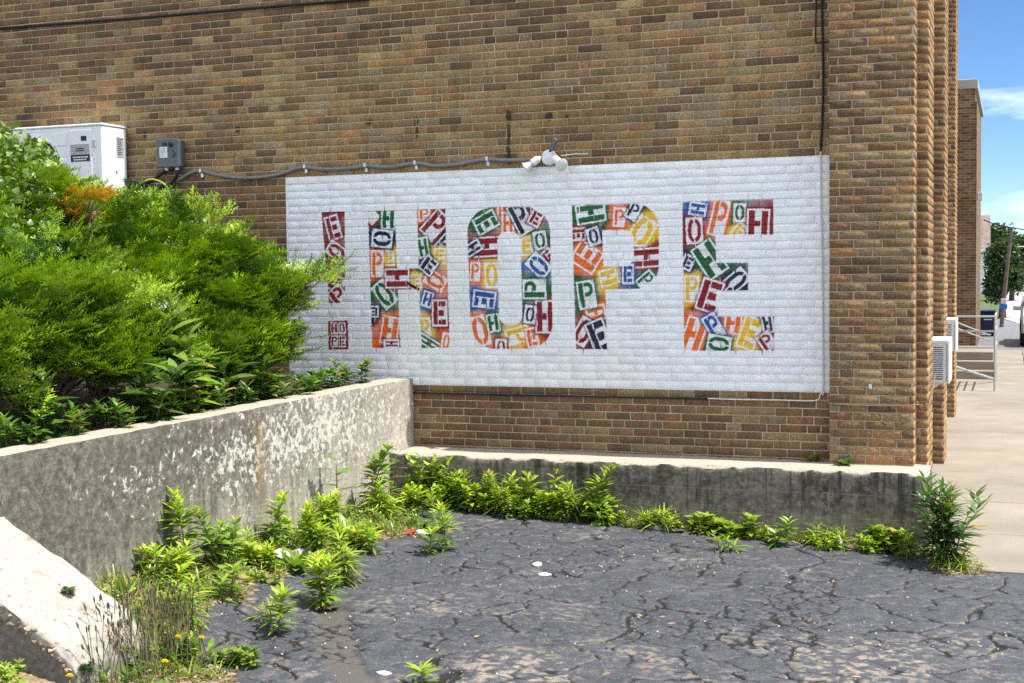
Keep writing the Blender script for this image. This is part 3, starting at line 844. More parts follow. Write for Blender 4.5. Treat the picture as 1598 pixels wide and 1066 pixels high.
def left_wall_mat():
    t = NT('weathered_concrete'); p = t.pos(); s = t.sep(t.n('ShaderNodeNewGeometry').outputs['Position'])
    nrm = t.sep(t.n('ShaderNodeNewGeometry').outputs['Normal'])
    n = t.noise(70, p, 6, .72); b = t.noise(2.2, p, 5); blot = t.noise(9, p, 4)
    grain = t.noise(28, p, 6, .8); pit = t.noise(120, p, 2, .5)
    base = t.ramp(n, ((.25, (.27, .24, .195)), (.5, (.42, .385, .32)), (.78, (.55, .51, .44))))
    # grime that has run down from the top, densest towards the near end
    streak = t.noise(1, t.pos((5, 13, 1.3)), 5, .65)
    hgt = t.maprange(s[2], -.85, .06)
    yy = t.maprange(s[1], -6, -.3, .42, -.30)
    g = t.math('ADD', t.math('ADD', t.math('MULTIPLY', hgt, .85), yy), t.math('MULTIPLY_ADD', streak, 1.5, -.80))
    g = t.math('ADD', g, t.math('MULTIPLY_ADD', blot, .7, -.35))
    g = t.math('MULTIPLY', t.maprange(g, -.25, .40), t.maprange(nrm[2], .4, .8, 1, .12))
    dirt = t.ramp(t.noise(18, p, 6, .78), ((.32, (.025, .022, .018)), (.5, (.095, .085, .070)), (.68, (.22, .20, .165))))
    c = t.mix(t.math('MULTIPLY', g, .9), base, dirt)
    # white lime bloom in flakes
    fl = t.noise(21, p, 5, .6, .4); fl2 = t.noise(5, p, 5, .7)
    zone = t.math('SUBTRACT', 1., t.math('ADD', t.math('ABSOLUTE', t.math('MULTIPLY_ADD', s[1], .42, .75)), t.math('ABSOLUTE', t.math('MULTIPLY_ADD', s[2], 2.1, .50))))
    zz = t.math('ADD', t.math('MULTIPLY', zone, .75), t.math('MULTIPLY_ADD', b, 1.3, -.75))
    fm = t.math('ADD', t.math('ADD', t.math('MULTIPLY', t.maprange(zz, -.7, .6), .26), t.math('MULTIPLY', fl2, .22)), fl)
    fm = t.math('MULTIPLY', t.maprange(fm, .80, .89), t.maprange(nrm[2], .4, .8, 1, 0))
    # pale washed concrete towards the far end and the foot
    wash = t.math('ADD', t.maprange(s[1], -3.6, -.6, -.1, .75), t.math('MULTIPLY_ADD', t.noise(1, t.pos((3, 3, 3)), 6, .65), 1.4, -.75))
    c = t.mix(t.math('MULTIPLY', t.maprange(wash, .0, .8), .60), c, t.ramp(n, ((.3, (.42, .38, .31)), (.7, (.60, .56, .48)))))
    c = t.mix(t.math('MULTIPLY', fm, .85), c, (.62, .59, .52))
    # rust coloured run
    dy = t.math('ABSOLUTE', t.math('ADD', s[1], t.math('MULTIPLY_ADD', blot, .12, 2.62-.06)))
    rm = t.math('MULTIPLY', t.maprange(dy, .02, .10, 1, 0), t.math('MULTIPLY', t.maprange(s[2], -.62, -.45), t.maprange(s[2], .0, -.1)))
    c = t.mix(t.math('MULTIPLY', rm, .45), c, (.26, .16, .03))
    c = t.mix(1., c, t.ramp(grain, ((.30, .50), (.5, 1.), (.72, 1.35))), 'MULTIPLY')
    c = t.mix(t.maprange(pit, .68, .74, 0, .8), c, (.03, .026, .02))
    # form marks
    fmk = t.noise(1, t.pos((3, 3, 30)), 3)
    top = t.ramp(n, ((.3, (.30, .26, .20)), (.7, (.46, .41, .33))))
    c = t.mix(t.maprange(nrm[2], .5, .85), c, top)
    h = t.math('ADD', n, t.math('MULTIPLY', fmk, .5))
    return t.base(c, .92, h, .5, .008)

lw = slab_wall('retaining_wall', -3.84, -3.60, -9.0, -.004, -1.35, lambda x, y: .06, left_wall_mat(), .045, .004, .006, 3)
tag(lw, 'stained concrete retaining wall with white bloom below the shrubs', 'wall')

def low_wall_mat():
    t = NT('mouldy_concrete'); p = t.pos(); nrm = t.sep(t.n('ShaderNodeNewGeometry').outputs['Normal'])
    s = t.sep(t.n('ShaderNodeNewGeometry').outputs['Position'])
    n = t.noise(60, p, 6, .72); b = t.noise(3.2, p, 5, .6); st = t.noise(1, t.pos((11, 11, 1.2)), 4, .6)
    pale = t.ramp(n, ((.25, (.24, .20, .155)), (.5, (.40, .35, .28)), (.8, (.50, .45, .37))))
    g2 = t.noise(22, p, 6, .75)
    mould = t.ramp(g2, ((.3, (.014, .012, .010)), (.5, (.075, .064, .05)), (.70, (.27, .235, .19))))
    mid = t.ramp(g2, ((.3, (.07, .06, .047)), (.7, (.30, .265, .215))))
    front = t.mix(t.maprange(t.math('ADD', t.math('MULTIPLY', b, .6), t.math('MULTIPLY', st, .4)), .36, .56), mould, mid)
    # lower part rubbed and paler
    front = t.mix(t.math('MULTIPLY', t.maprange(t.math('ADD', s[2], t.math('MULTIPLY_ADD', b, .3, -.15)), -.82, -1.02), .5), front, t.mix(.45, mid, pale))
    fz = t.math('ABSOLUTE', t.math('SUBTRACT', t.math('FRACT', t.math('MULTIPLY_ADD', s[2], 5.6, t.math('MULTIPLY', b, .10))), .5))
    front = t.mix(t.maprange(fz, .475, .495, 0, .55), front, (.30, .265, .215))                     # board marks of the formwork
    drip = t.noise(1, t.pos((26, 26, .8)), 4, .6)
    front = t.mix(t.math('MULTIPLY', t.maprange(drip, .52, .66), t.maprange(s[2], -1.0, -.6, .15, .8)), front, (.016, .014, .012))
    front = t.mix(t.math('MULTIPLY', t.maprange(t.noise(1, t.pos((17, 17, 1.1)), 4, .6), .60, .68), .55), front, (.30, .27, .225))
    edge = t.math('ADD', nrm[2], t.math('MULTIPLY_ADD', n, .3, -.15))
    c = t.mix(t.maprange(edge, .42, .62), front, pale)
    return t.base(c, .93, n, .6, .010)

zlow = lambda x, y: -.54-.035*max(0, (x-.55)/.25)**2*(1 if y < -.2 else .3)
low = slab_wall('low_wall', -3.597, .79, -.53, -.004, -1.4, zlow, low_wall_mat(), .03, .006, .016, 8)
tag(low, 'low dark mouldy concrete wall with pale top under the mural', 'wall')

def wing_mat():
    t = NT('whitewashed_concrete'); p = t.pos(); nrm = t.sep(t.n('ShaderNodeNewGeometry').outputs['Normal'])
    n = t.noise(90, p, 6, .75); b = t.noise(6, p, 5); agg = t.voro(38, p)
    white = t.ramp(t.noise(45, p, 6, .8), ((.34, (.12, .10, .075)), (.44, (.36, .33, .28)), (.54, (.38, .355, .315)), (.75, (.48, .455, .41))))
    stone = t.ramp(agg, ((.1, (.46, .37, .27)), (.4, (.34, .26, .19)), (.7, (.20, .16, .12))))
    red = t.maprange(t.noise(16, p, 4, .7), .62, .74, 0, .45)
    c = t.mix(red, white, (.42, .22, .14))
    c = t.mix(t.maprange(b, .60, .68, 0, .8), c, stone)
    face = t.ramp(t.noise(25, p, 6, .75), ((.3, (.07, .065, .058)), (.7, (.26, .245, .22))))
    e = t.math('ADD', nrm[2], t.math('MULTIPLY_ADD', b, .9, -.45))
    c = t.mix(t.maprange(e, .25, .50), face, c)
    return t.base(c, .93, t.math('ADD', n, t.math('MULTIPLY', agg, .4)), .6, .010)
STONE_M = [simple('aggregate_%d' % i, c, .8) for i, c in enumerate(((.34, .25, .17), (.20, .15, .11), (.42, .36, .28)))]
zwing = lambda x, y: -.243-.568*(x+3.6)-(.05*max(0, (-5.48-y)/.15))-.12*max(0, (x+2.80)/.1)
wing = slab_wall('wing_wall', -3.597, -2.70, -5.72, -5.2, -1.4, zwing, wing_mat(), .02, .004, .018, 14)
tag(wing, 'sloping white washed concrete wing wall with crumbling edge', 'wall')

for q in range(56):
    x = -3.58+.84*random.random(); y = -5.715+.10*random.random()**1.5; s_ = .008+.014*random.random()
    y = -5.722+.02*random.random(); z = zwing(x, y)-.02-.05*random.random()-.0*max(0, -5.66-y)*3*random.random()
    r_ = np.random.default_rng(900+q); d_ = r_.normal(size=(12, 3)); d_ /= np.linalg.norm(d_, axis=1, keepdims=True)
    import bmesh
    bm = bmesh.new(); [bm.verts.new(v*np.array((1.2, 1, .75))*s_) for v in d_]; bmesh.ops.convex_hull(bm, input=bm.verts)
    me = bpy.data.meshes.new('stone'); bm.to_mesh(me); bm.free(); me.materials.append(STONE_M[q % 3]); o = bpy.data.objects.new('stone', me); link(o, wing); o.location = (x, y, z)

# planting bed behind the retaining wall
bx_, by_ = np.meshgrid(np.linspace(-12, -3.845, 60), np.linspace(-9, -.003, 70))
bz = .0+.10*(fbm(bx_, by_, .6, 5)-.5); i = np.arange(bx_.size).reshape(bx_.shape)
bedm = NT('bed_soil'); _n = bedm.noise(40, bedm.pos(), 6, .7); bedm = bedm.base(bedm.ramp(_n, ((.3, (.02, .015, .01)), (.7, (.075, .055, .035)))), .95, _n, .6, .02)
bed = mesh_np('planting_bed', np.stack([bx_, by_, bz], -1).reshape(-1, 3), np.stack([i[:-1, :-1], i[:-1, 1:], i[1:, 1:], i[1:, :-1]], -1).reshape(-1, 4), bedm)
tag(bed, 'dark soil of the raised planting bed', kind='structure')
# ---------------------------------------------------------------- things on the wall
M_WHITEMET = simple('white_enamel', (.74, .755, .775), .35, 0, .05, 8, .03)
M_SEAM = simple('grey_seam', (.36, .37, .39), .5)
M_BLACK = simple('black_plastic', (.012, .012, .014), .5)
M_GREYLAB = simple('grey_label', (.34, .34, .36), .5)
M_STICK = simple('white_sticker', (.78, .78, .76), .5)
M_BOX = simple('grey_box_steel', (.10, .12, .135), .45, .2)
M_PVC = simple('grey_conduit', (.20, .205, .215), .45)
M_GALV = simple('galvanised', (.55, .56, .57), .35, .7)
M_ALU = simple('aluminium', (.50, .50, .49), .4, .7, .12)
M_FOIL = simple('pale_lamp_glass', (.72, .72, .66), .25)

# outdoor heat pump unit
ac = empty('condenser_unit', (-7.06, -.21, 1.76), 0, 'white outdoor air conditioning condenser behind the shrubs', 'air conditioner')
w2, d2, h = .515, .185, .63
def acp(mb, name, mat, **k):
    o = mb.build(name, mat, ac, **k); return o
acp(MB().box(-w2, w2, -d2, d2, 0, h, .012), 'casing', M_WHITEMET)
acp(MB().box(-w2+.0, w2+.006, -d2-.006, d2+.006, h+.001, h+.022, .006), 'top_cover', M_WHITEMET)
# front: fan opening at left, service panel at right
g = MB()
for r in (.05, .09, .13, .17, .21, .245):
    g.tube([(-.22+r*math.cos(a), -d2-.014, .30+r*math.sin(a)) for a in np.linspace(0, 2*math.pi, 25)], .004, 5)
for a in np.linspace(0, math.pi, 9)[:-1]:
    g.tube([(-.22+.25*math.cos(a), -d2-.012, .30+.25*math.sin(a)), (-.22-.25*math.cos(a), -d2-.012, .30-.25*math.sin(a))], .003, 5)
acp(g, 'fan_grille', M_SEAM)
Mx = Matrix.Translation((-.22, -d2-.003, .30)) @ Matrix.Rotation(math.pi/2, 4, 'X')
acp(MB().lathe([(.0, .001), (.245, .001), (.25, .004)], 28, Mx), 'fan_opening', M_BLACK)
bl = MB()
for kx in range(4):
    a = kx*math.pi/2+.3
    p = [(-.22+.04*math.cos(a), -d2-.006, .30+.04*math.sin(a)), (-.22+.21*math.cos(a-.35), -d2-.006, .30+.21*math.sin(a-.35)), (-.22+.21*math.cos(a+.25), -d2-.009, .30+.21*math.sin(a+.25))]
    bl.add(p, [(0, 1, 2)])
acp(bl, 'fan_blades', M_SEAM)
acp(MB().box(-w2+.03, .12, -d2-.006, -d2+.002, h-.17, h-.05, .003), 'upper_panel', M_WHITEMET)
acp(MB().box(.15, .40, -d2-.008, -d2+.002, .04, h-.03, .004), 'service_panel', M_WHITEMET)
acp(MB().box(.285, .345, -d2-.011, -d2-.0085, h-.135, h-.09), 'display_window', M_BLACK)
acp(MB().box(.165, .375, -d2-.011, -d2-.0085, h-.26, h-.165), 'grey_plate', M_GREYLAB)
acp(MB().box(.165, .378, -d2-.0112, -d2-.0085, h-.325, h-.262), 'black_plate', M_BLACK)
tx = MB()
for (a, b, z) in ((.19, .345, h-.285), (.20, .33, h-.308)):
    x = a
    while x < b:
        l = .008+.012*random.random(); tx.box(x, x+l, -d2-.0122, -d2-.0114, z-.006, z+.006); x += l+.005
acp(tx, 'plate_lettering', M_STICK)
tx = MB()
for z in (h-.205, h-.225): tx.box(.225, .315, -d2-.0122, -d2-.0112, z-.005, z+.004)
acp(tx, 'grey_plate_lettering', M_BLACK)
acp(MB().box(.425, .445, -d2-.02, -d2, h-.20, h-.13, .003), 'handle', M_GREYLAB)
acp(MB().box(w2, w2+.005, -d2+.05, d2-.04, .03, h-.06, .002), 'side_panel', M_WHITEMET)
acp(MB().box(w2+.0055, w2+.0075, .02, .125, h-.28, h-.09), 'rating_plate', M_GREYLAB)
tx = MB()
for q in range(9): tx.box(w2+.008, w2+.0085, .03, .115-.03*random.random(), h-.11-q*.018, h-.104-q*.018)
acp(tx, 'rating_plate_lettering', M_BLACK)
acp(MB().box(w2+.005, w2+.012, .0, .015, .20, .215), 'screw', M_BLACK)
for x in (-.35, .35): acp(MB().box(x-.02, x+.02, -d2-.02, d2+.02, -.05, -.002, .003).box(x-.02, x+.02, d2-.02, d2+.018, -.30, -.052), 'bracket', M_GALV)

# electrical disconnect
eb = empty('disconnect_box', (-6.025, -.005, 2.005), 0, 'small grey electrical disconnect box on the brick wall', 'electrical box')
MB().box(-.112, .112, -.105, 0, 0, .245, .008).build('body', M_BOX, eb)
MB().box(-.12, .12, -.118, -.107, -.004, .262, .006).build('cover', M_BOX, eb)
MB().box(-.085, .0, -.1205, -.1185, .085, .185).build('label_sticker', M_STICK, eb)
tx = MB()
for q in range(7): tx.box(-.078, -.01-.02*random.random(), -.1215, -.1208, .095+q*.012, .099+q*.012)
tx.build('sticker_lettering', M_GREYLAB, eb)
MB().box(-.055, -.005, -.122, -.1185, .195, .225, .002).build('window', M_BLACK, eb)
MB().lathe([(.022, 0), (.022, .018), (.012, .02)], 14, Matrix.Translation((.04, -.1185, .205)) @ Matrix.Rotation(math.pi/2, 4, 'X')).build('knob', M_BLACK, eb)
MB().tube([(.05, -.121, .16), (.085, -.121, .12), (.06, -.121, .085)], .004, 6).build('sketched_mark', M_BLACK, eb)
for x in (-.055, .06): MB().tube([(x, -.05, .002), (x, -.05, -.028)], .019, 12).build('gland', M_GALV, eb)

def smooth_path(pts, n=6):
    P = [Vector(p) for p in pts]; o = []
    for i in range(len(P)-1):
        p0, p1, p2, p3 = P[max(i-1, 0)], P[i], P[i+1], P[min(i+2, len(P)-1)]
        for k in range(n):
            t = k/n
            o.append(.5*((2*p1)+(-p0+p2)*t+(2*p0-5*p1+4*p2-p3)*t*t+(-p0+3*p1-3*p2+p3)*t**3))
    o.append(P[-1]); return o

cp = [(-6.501, 1.894), (-6.357, 1.865), (-6.142, 1.851), (-5.985, 1.882), (-5.842, 1.943), (-5.729, 1.956), (-5.529, 1.907), (-5.256, 1.874), (-4.952, 1.886), (-4.739, 1.936), (-4.633, 1.95), (-4.49, 1.927), (-4.296, 1.919), (-4.104, 1.929), (-4.027, 1.937), (-3.788, 1.917), (-3.54, 1.941), (-3.357, 1.912), (-3.175, 1.914), (-2.995, 1.936), (-2.864, 1.947), (-2.641, 1.93), (-2.42, 1.932)]
con = empty('flexible_conduit', (-4.5, -.02, 1.9), 0, 'wavy grey conduit running above the white panel to the flood light', 'conduit')
inv = Matrix.Translation((4.5, .02, -1.9))
mb = MB().tube(smooth_path([(x, -.024, z+.006) for x, z in cp]), .0165, 9); mb.xf(inv).build('pipe', M_PVC, con, True)
for (x, z) in ((-5.729, 1.956), (-4.633, 1.953), (-4.027, 1.94), (-3.54, 1.944), (-2.864, 1.95)):
    mb = MB().box(x-.012, x+.012, -.046, -.002, z-.012, z+.026, .003).box(x-.014, x+.014, -.010, -.001, z-.055, z-.013, .003)
    mb.xf(inv).build('clip', M_GALV, con)
for pts, lab in (([(-6.08, -.055, 1.985), (-6.14, -.055, 1.95), (-6.27, -.05, 1.885), (-6.42, -.045, 1.862), (-6.56, -.06, 1.885)], 'black cable running straight from the disconnect box to the condenser'),
                 ([(-5.965, -.055, 1.985), (-5.975, -.055, 1.93), (-6.03, -.05, 1.865), (-6.12, -.05, 1.835), (-6.26, -.05, 1.84), (-6.42, -.05, 1.872), (-6.56, -.06, 1.90)], 'black cable hanging in a loop below the disconnect box')):
    tag(MB().tube(smooth_path(pts), .0165, 9).build('power_cable', M_BLACK, None, True), lab, 'cable')

# twin flood light with sensor
fl = empty('flood_light', (-2.305, -.005, 1.945), 0, 'twin white flood light with motion sensor above the mural', 'flood light')
RX = Matrix.Rotation(math.pi/2, 4, 'X')
M_FLW = simple('white_lamp_enamel', (.78, .79, .79), .4)
MB().lathe([(.078, 0), (.078, .03), (.07, .045), (.045, .055), (0.001, .057)], 26, RX).build('mounting_plate', M_FLW, fl, angle=40)
for q in range(3):
    a = q*2.1+.5
    MB().lathe([(.009, .05), (.009, .064)], 10, Matrix.Translation((.055*math.cos(a), 0, .055*math.sin(a))) @ RX).build('screw', M_GALV, fl)
def head(dirv, base, scale=1.):
    d = Vector(dirv).normalized(); M4 = Matrix.Translation(base) @ d.to_track_quat('Z', 'Y').to_matrix().to_4x4() @ Matrix.Scale(scale, 4)
    p = MB().lathe([(.016, -.02), (.02, .0), (.036, .012), (.038, .075), (.034, .085), (.030, .088)], 18, M4).build('lamp_socket', M_FLW, fl, angle=40)
    MB().lathe([(.026, .086), (.03, .10), (.058, .155), (.066, .165)], 20, M4).build('bulb_reflector', M_GALV if scale < 1.001 else M_FLW, p, angle=40)
    MB().lathe([(.064, .163), (.066, .1665), (.04, .176), (.001, .180)], 20, M4).build('bulb_face', M_FOIL, p, angle=40)
head((-.80, -.30, -.60), (-.088, -.06, -.005), 1.0)
head((.62, -.66, -.46), (.075, -.06, -.015), 1.02)
sp = MB().box(-.022, .022, -.02, .02, .0, .115, .006)
sp.xf(Matrix.Translation((.035, -.07, .075)) @ Matrix.Rotation(math.radians(32), 4, 'Y')).build('motion_sensor', M_BOX, fl)
MB().tube([(.02, -.05, .055), (.045, -.068, .09)], .012, 8).build('sensor_arm', M_BOX, fl)
fl.scale = (.86, .86, .86)
# loose wire stub right of the light
st = MB().tube(smooth_path([(-2.20, -.02, 1.955), (-2.08, -.015, 1.965), (-1.985, -.012, 1.962), (-1.97, -.012, 1.972)]), .004, 6).build('wire_stub', M_STICK)
tag(st, 'short pale wire stub right of the flood light', 'wire')

def wire(name, pts, r, mat, label, n=5):
    o = MB().tube(smooth_path(pts, n), r, 6).build(name, mat); tag(o, label, 'cable'); return o
wire('wall_cable', [(-9.5, -.012, 3.475), (-8.0, -.012, 3.448), (-6.5, -.012, 3.425), (-5.1, -.012, 3.415), (-4.07, -.012, 3.406), (-2.0, -.012, 3.40), (-.05, -.012, 3.39)], .013, M_BLACK, 'black cable stretched across the upper left of the brick wall')
wire('down_cable', [(-.043, -.014, 3.6), (-.043, -.014, 3.08), (-.033, -.014, 2.481), (-.044, -.014, 2.083), (-.054, -.014, 1.90)], .010, M_BLACK, 'black cable hanging in the corner above the mural')
wire('painted_cable', [(-.054, -.012, 1.90), (-.048, -.012, 1.4), (-.04, -.012, .925), (-.035, -.012, .061), (-.041, -.012, 0.0)], .007, simple('painted_over_cable', (.55, .57, .60), .5), 'white painted cable down the right edge of the mural')
wire('thin_cable', [(-.087, -.012, 3.4), (-.087, -.012, 3.08), (-.092, -.012, 2.85), (-.088, -.012, 2.752), (-.06, -.012, 2.748), (.028, -.012, 2.747)], .006, M_BLACK, 'thin bent cable turning into the corner at the top right')
wire('low_cable', [(-3.75, -.012, -.076), (-3.45, -.012, -.072), (-2.668, -.012, -.073), (-1.53, -.012, -.071), (-.963, -.012, -.070)], .008, M_BLACK, 'dark cable along the joint just under the mural')
wire('pale_cable', [(-.963, -.013, -.068), (-.7, -.013, -.072), (-.4, -.013, -.069), (-.105, -.013, -.068), (-.06, -.013, -.02), (-.04, -.012, .0)], .0045, M_STICK, 'pale cable under the lower right corner of the mural')
wire('corner_cable', [(.03, -.21, -.071), (.35, -.21, -.078), (.674, -.21, -.068), (.678, -.03, -.062), (.755, -.03, -.055), (.772, -.015, -.05), (.775, .3, .0), (.775, .7, .10)], .005, simple('brown_cable', (.20, .13, .08), .6), 'thin brown cable crossing the corner pilaster')
chip = MB().box(-.012, .012, -.004, .0, -.018, .018, .003).build('paint_fleck', M_STICK); chip.location = (.345, -.2025, .07); tag(chip, 'small white paint fleck on the corner pilaster', 'paint mark')

# window air conditioners in the street front
def window_ac(x1, y0, z0, label):
    t = empty('window_air_conditioner', (x1-.26, y0, z0), 0, label, 'air conditioner', 'window air conditioners in the street front')
    MB().box(-.30, .24, .0, .52, 0, .37, .012).build('casing', M_WHITEMET, t)
    MB().box(-.30, .262, -.012, .53, .345, .385, .008).build('top_flange', M_WHITEMET, t)
    MB().box(.242, .262, -.012, .53, -.005, .343, .006).build('rear_frame', M_WHITEMET, t)
    MB().box(-.28, .205, -.0025, .003, .03, .32).build('vent_recess', simple('vent_shadow', (.10, .10, .09), .7), t)  # flat dark plate: shade behind the louvres put into its colour
    for q in range(15):
        z = .04+q*.0185
        MB().add([(-.28, -.003, z), (.205, -.003, z), (.205, -.012, z+.006), (-.28, -.012, z+.006), (.205, -.003, z+.011), (-.28, -.003, z+.011)], [(0, 1, 2, 3), (3, 2, 4, 5)]).build('louvre', M_WHITEMET, t)
    MB().add([(-.2, .05, -.001), (.20, .05, -.001), (-.2, .05, -.30), (-.2, .07, -.001), (.20, .07, -.001), (-.2, .07, -.30)], [(0, 1, 2), (3, 5, 4), (0, 2, 5, 3), (1, 4, 5, 2), (0, 3, 4, 1)]).build('support_bracket', M_STICK, t)
    return t
window_ac(.85, 1.6, -.045, 'nearer white window air conditioner with louvred side, beyond the corner')
window_ac(.745, 6.0, -.03, 'farther white window air conditioner, seen past the second pilaster')
for (yy, zz) in ((1.35, -.03), (5.75, -.02)):
    wn = MB().box(.405, .43, yy, yy+1.0, zz, zz+1.6).build('window', simple('window_frame', (.6, .6, .6), .5), building); bpart(wn)
    MB().box(.432, .436, yy+.06, yy+.94, zz+.45, zz+1.54).build('pane', simple('dark_glass', (.03, .035, .04), .1), wn)

# steps railing
rl = empty('handrail', (1.1, 13.16, -1.135), 0, 'silver tube railing beside the entrance steps on the sidewalk', 'railing')
r0 = .018
for (z) in (1.26, 1.012, .732):
    MB().tube([(-.75, 0, z), (0, 0, z)], r0*.9, 10).build('rail', M_ALU, rl)
    MB().tube([(0, 0, z), (0, 1.9, z)], r0*.9, 10).build('rail', M_ALU, rl)
for y in (0, 1.9): MB().tube([(0, y, 0), (0, y, 1.262)], r0, 10).build('post', M_ALU, rl)
MB().tube([(-.75, 0, .25), (-.75, 0, 1.262)], r0, 10).build('post', M_ALU, rl)
for dz in (0, -.10): MB().tube([(-.75, .3, 1.20+dz), (-.12, 1.8, .86+dz)], r0*.8, 8).build('handrail_bar', M_ALU, rl)
MB().tube([(-.75, .3, .42), (-.02, 1.85, .05)], r0*1.4, 8).build('sloping_bar', M_ALU, rl)
stp = empty('entrance_steps', (.8, 15.6, -1.135), 0, 'low concrete steps behind the silver railing', 'steps')
for q in range(3): MB().box(-.6, .28-q*.02, q*.3, 2.6, q*.16, q*.16+.158, .01).build('step', M_WALK, stp)
lampb = empty('wall_lamp', (.56, 25.0, 2.6), 0, 'small wall lamp high on the far end of the brick building', 'lamp')
MB().box(-.02, .10, -.06, .06, .0, .22, .01).build('housing', M_GALV, lampb)
MB().box(-.06, -.02, -.03, .03, .05, .12).build('arm', M_BLACK, lampb)
# ---------------------------------------------------------------- beyond the building
M_BIN = simple('navy_steel', (.010, .022, .060), .45)
wb = empty('waste_container', (.60, 32.0, -1.16), 0, 'dark blue waste container at the end of the brick building', 'container')
MB().box(-.55, .30, 0, 1.0, .08, .72, .02).build('body', M_BIN, wb)
MB().box(-.57, .32, -.02, 1.02, .722, .79, .015).build('lid', M_BIN, wb)
MB().box(-.02, .22, -.004, .0, .50, .53).build('white_stripe', M_STICK, wb)
for x in (-.45, .22):
    for y in (.15, .85): MB().tube([(x-.03, y, .045), (x+.03, y, .045)], .045, 10).build('wheel', M_BLACK, wb)

# white house
hs_ = empty('white_house', (-1.9, 90, -1.1), 0, 'white sided house with faded red shingle roof behind the brick building', 'house')
M_SIDE = simple('white_siding', (.72, .74, .77), .6); M_SHING = simple('red_shingles', (.19, .14, .12), .9, var=.25, scale=3)
MB().box(-7, 1.5, 0, 9, -.5, 3.25).build('wall', M_SIDE, hs_)
for z in np.arange(-.4, 3.2, .22):
    MB().add([(-7.02, -.002, z), (1.52, -.002, z), (1.52, -.03, z-.02), (-7.02, -.03, z-.02)], [(0, 1, 2, 3)]).build('siding_board', M_SIDE, hs_)
rf = MB().add([(-7.4, -.5, 3.1), (1.75, -.5, 3.1), (1.75, 4.5, 5.75), (-7.4, 4.5, 5.75), (1.75, 9.5, 3.1), (-7.4, 9.5, 3.1)], [(0, 1, 2, 3), (3, 2, 4, 5), (0, 3, 5), (1, 4, 2)]).build('roof', M_SHING, hs_)
MB().box(-1.2, -.35, 3.5, 4.3, 4.9, 6.7, .02).build('chimney', M_FAR, rf)
MB().box(-7.45, 1.8, -.62, -.5, 2.98, 3.16, .01).build('gutter', M_SIDE, hs_)
MB().tube([(1.55, -.2, 3.0), (1.55, -.08, 2.7), (1.55, -.08, -.4)], .05, 8).build('downpipe', M_SIDE, hs_)
wn = MB().box(-.2, .9, -.03, .02, .8, 2.3, .01).build('window', M_SIDE, hs_)
MB().box(-.1, .8, -.036, -.031, .9, 2.2).build('pane', M_BLACK, wn)

# trees
def crown_leaves(blobs, n, size, seed, tones):
    r = np.random.default_rng(seed); P, S = [], []
    tot = sum(b[3]*b[4]*b[5] for b in blobs)
    for (x, y, z, a, b, c) in blobs:
        k = int(n*a*b*c/tot); d = r.normal(size=(k, 3)); d /= np.linalg.norm(d, axis=1, keepdims=True)
        q = r.random(k)**.28
        lump = .82+.36*np.sin(d[:, 0]*7+x*3)*np.sin(d[:, 1]*6+y)*np.sin(d[:, 2]*8+z*2)
        P.append(np.array((x, y, z))+d*(q*lump)[:, None]*np.array((a, b, c)))
    P = np.concatenate(P); k = len(P)
    dirs = r.normal(size=(k, 3)); dirs[:, 2] -= .3; ups = r.normal(size=(k, 3)); ups[:, 2] += 1.2
    fr = frames(P, dirs, ups, size*(.6+.8*r.random(k)))
    tone = np.array(tones)[r.integers(0, len(tones), k)]*(.75+.5*r.random((k, 1)))
    bv = np.array([(0, 0, 0), (.32, .45, .06), (0, 1, -.08), (-.32, .45, .06)]); bf = np.array([(0, 1, 2, 3)])
    return scatter(bv, bf, fr, tone)
M_TREE = leaf_mat('tree_leaves', .35, .5, .35); M_BARK = simple('bark', (.075, .055, .04), .95, var=.3, scale=12, bump=.5)
def tree(loc, trunk, blobs, n, size, seed, tones, label):
    t = empty('deciduous_tree', loc, 0, label, 'tree', 'trees beyond the alley')
    mb = MB().tube([(0, 0, -.3), (.02, 0, trunk*.5), (.0, .05, trunk), (.1, 0, trunk*1.7)], [.17, .13, .11, .05], 9)
    r = random.Random(seed)
    for (x, y, z, a, b, c) in blobs:
        mb.tube([(0, 0, trunk*.8), (x*.5, y*.5, (z+trunk)*.5), (x, y, z)], [.09, .06, .02], 6)
    mb.build('trunk', M_BARK, t, True)
    V, F, C = crown_leaves(blobs, n, size, seed, tones)
    tag(mesh_np('crown', V, F, M_TREE, t, cols=C), kind='stuff')
    return t
TG = [(.03, .065, .014), (.045, .09, .02), (.06, .11, .022), (.02, .045, .012)]
tree((1.0, 47, -1.15), .9, [(0, 0, 1.9, .65, 1.0, 1.0), (-.35, .2, 1.3, .45, .8, .8), (.35, .1, 2.0, .5, .8, .8), (.15, 0, 2.6, .55, .8, .7), (-.3, .2, 2.4, .45, .6, .7), (.55, 0, 1.5, .4, .7, .6)], 9000, .13, 5, TG, 'nearer dark leafy tree behind the utility pole')
tree((3.1, 100, -1.0), 1.2, [(0, 0, 2.5, 1.6, 1.6, 1.5), (-1.1, 0, 2.2, 1.0, 1, 1.1), (1.3, 0, 2.6, 1.2, 1, 1.1), (.1, 0, 3.6, 1.1, 1, .9)], 9000, .22, 6, TG, 'farther leafy tree at the right edge above the street')
tree((1.35, 72, -1.1), 1.4, [(0, 0, 2.6, 1.3, 1.6, 1.4), (.7, 0, 2.9, 1.0, 1.2, 1.0), (-.6, 0, 2.4, 1.0, 1, 1.1)], 7000, .2, 9, TG, 'leafy tree between the white house and the street')
tree((-.6, 150, -.7), 2, [(0, 0, 4.2, 3, 3, 2.6), (2.6, 0, 3.6, 2.2, 2, 1.8)], 5000, .4, 29, TG, 'far tree closing the street behind the others')

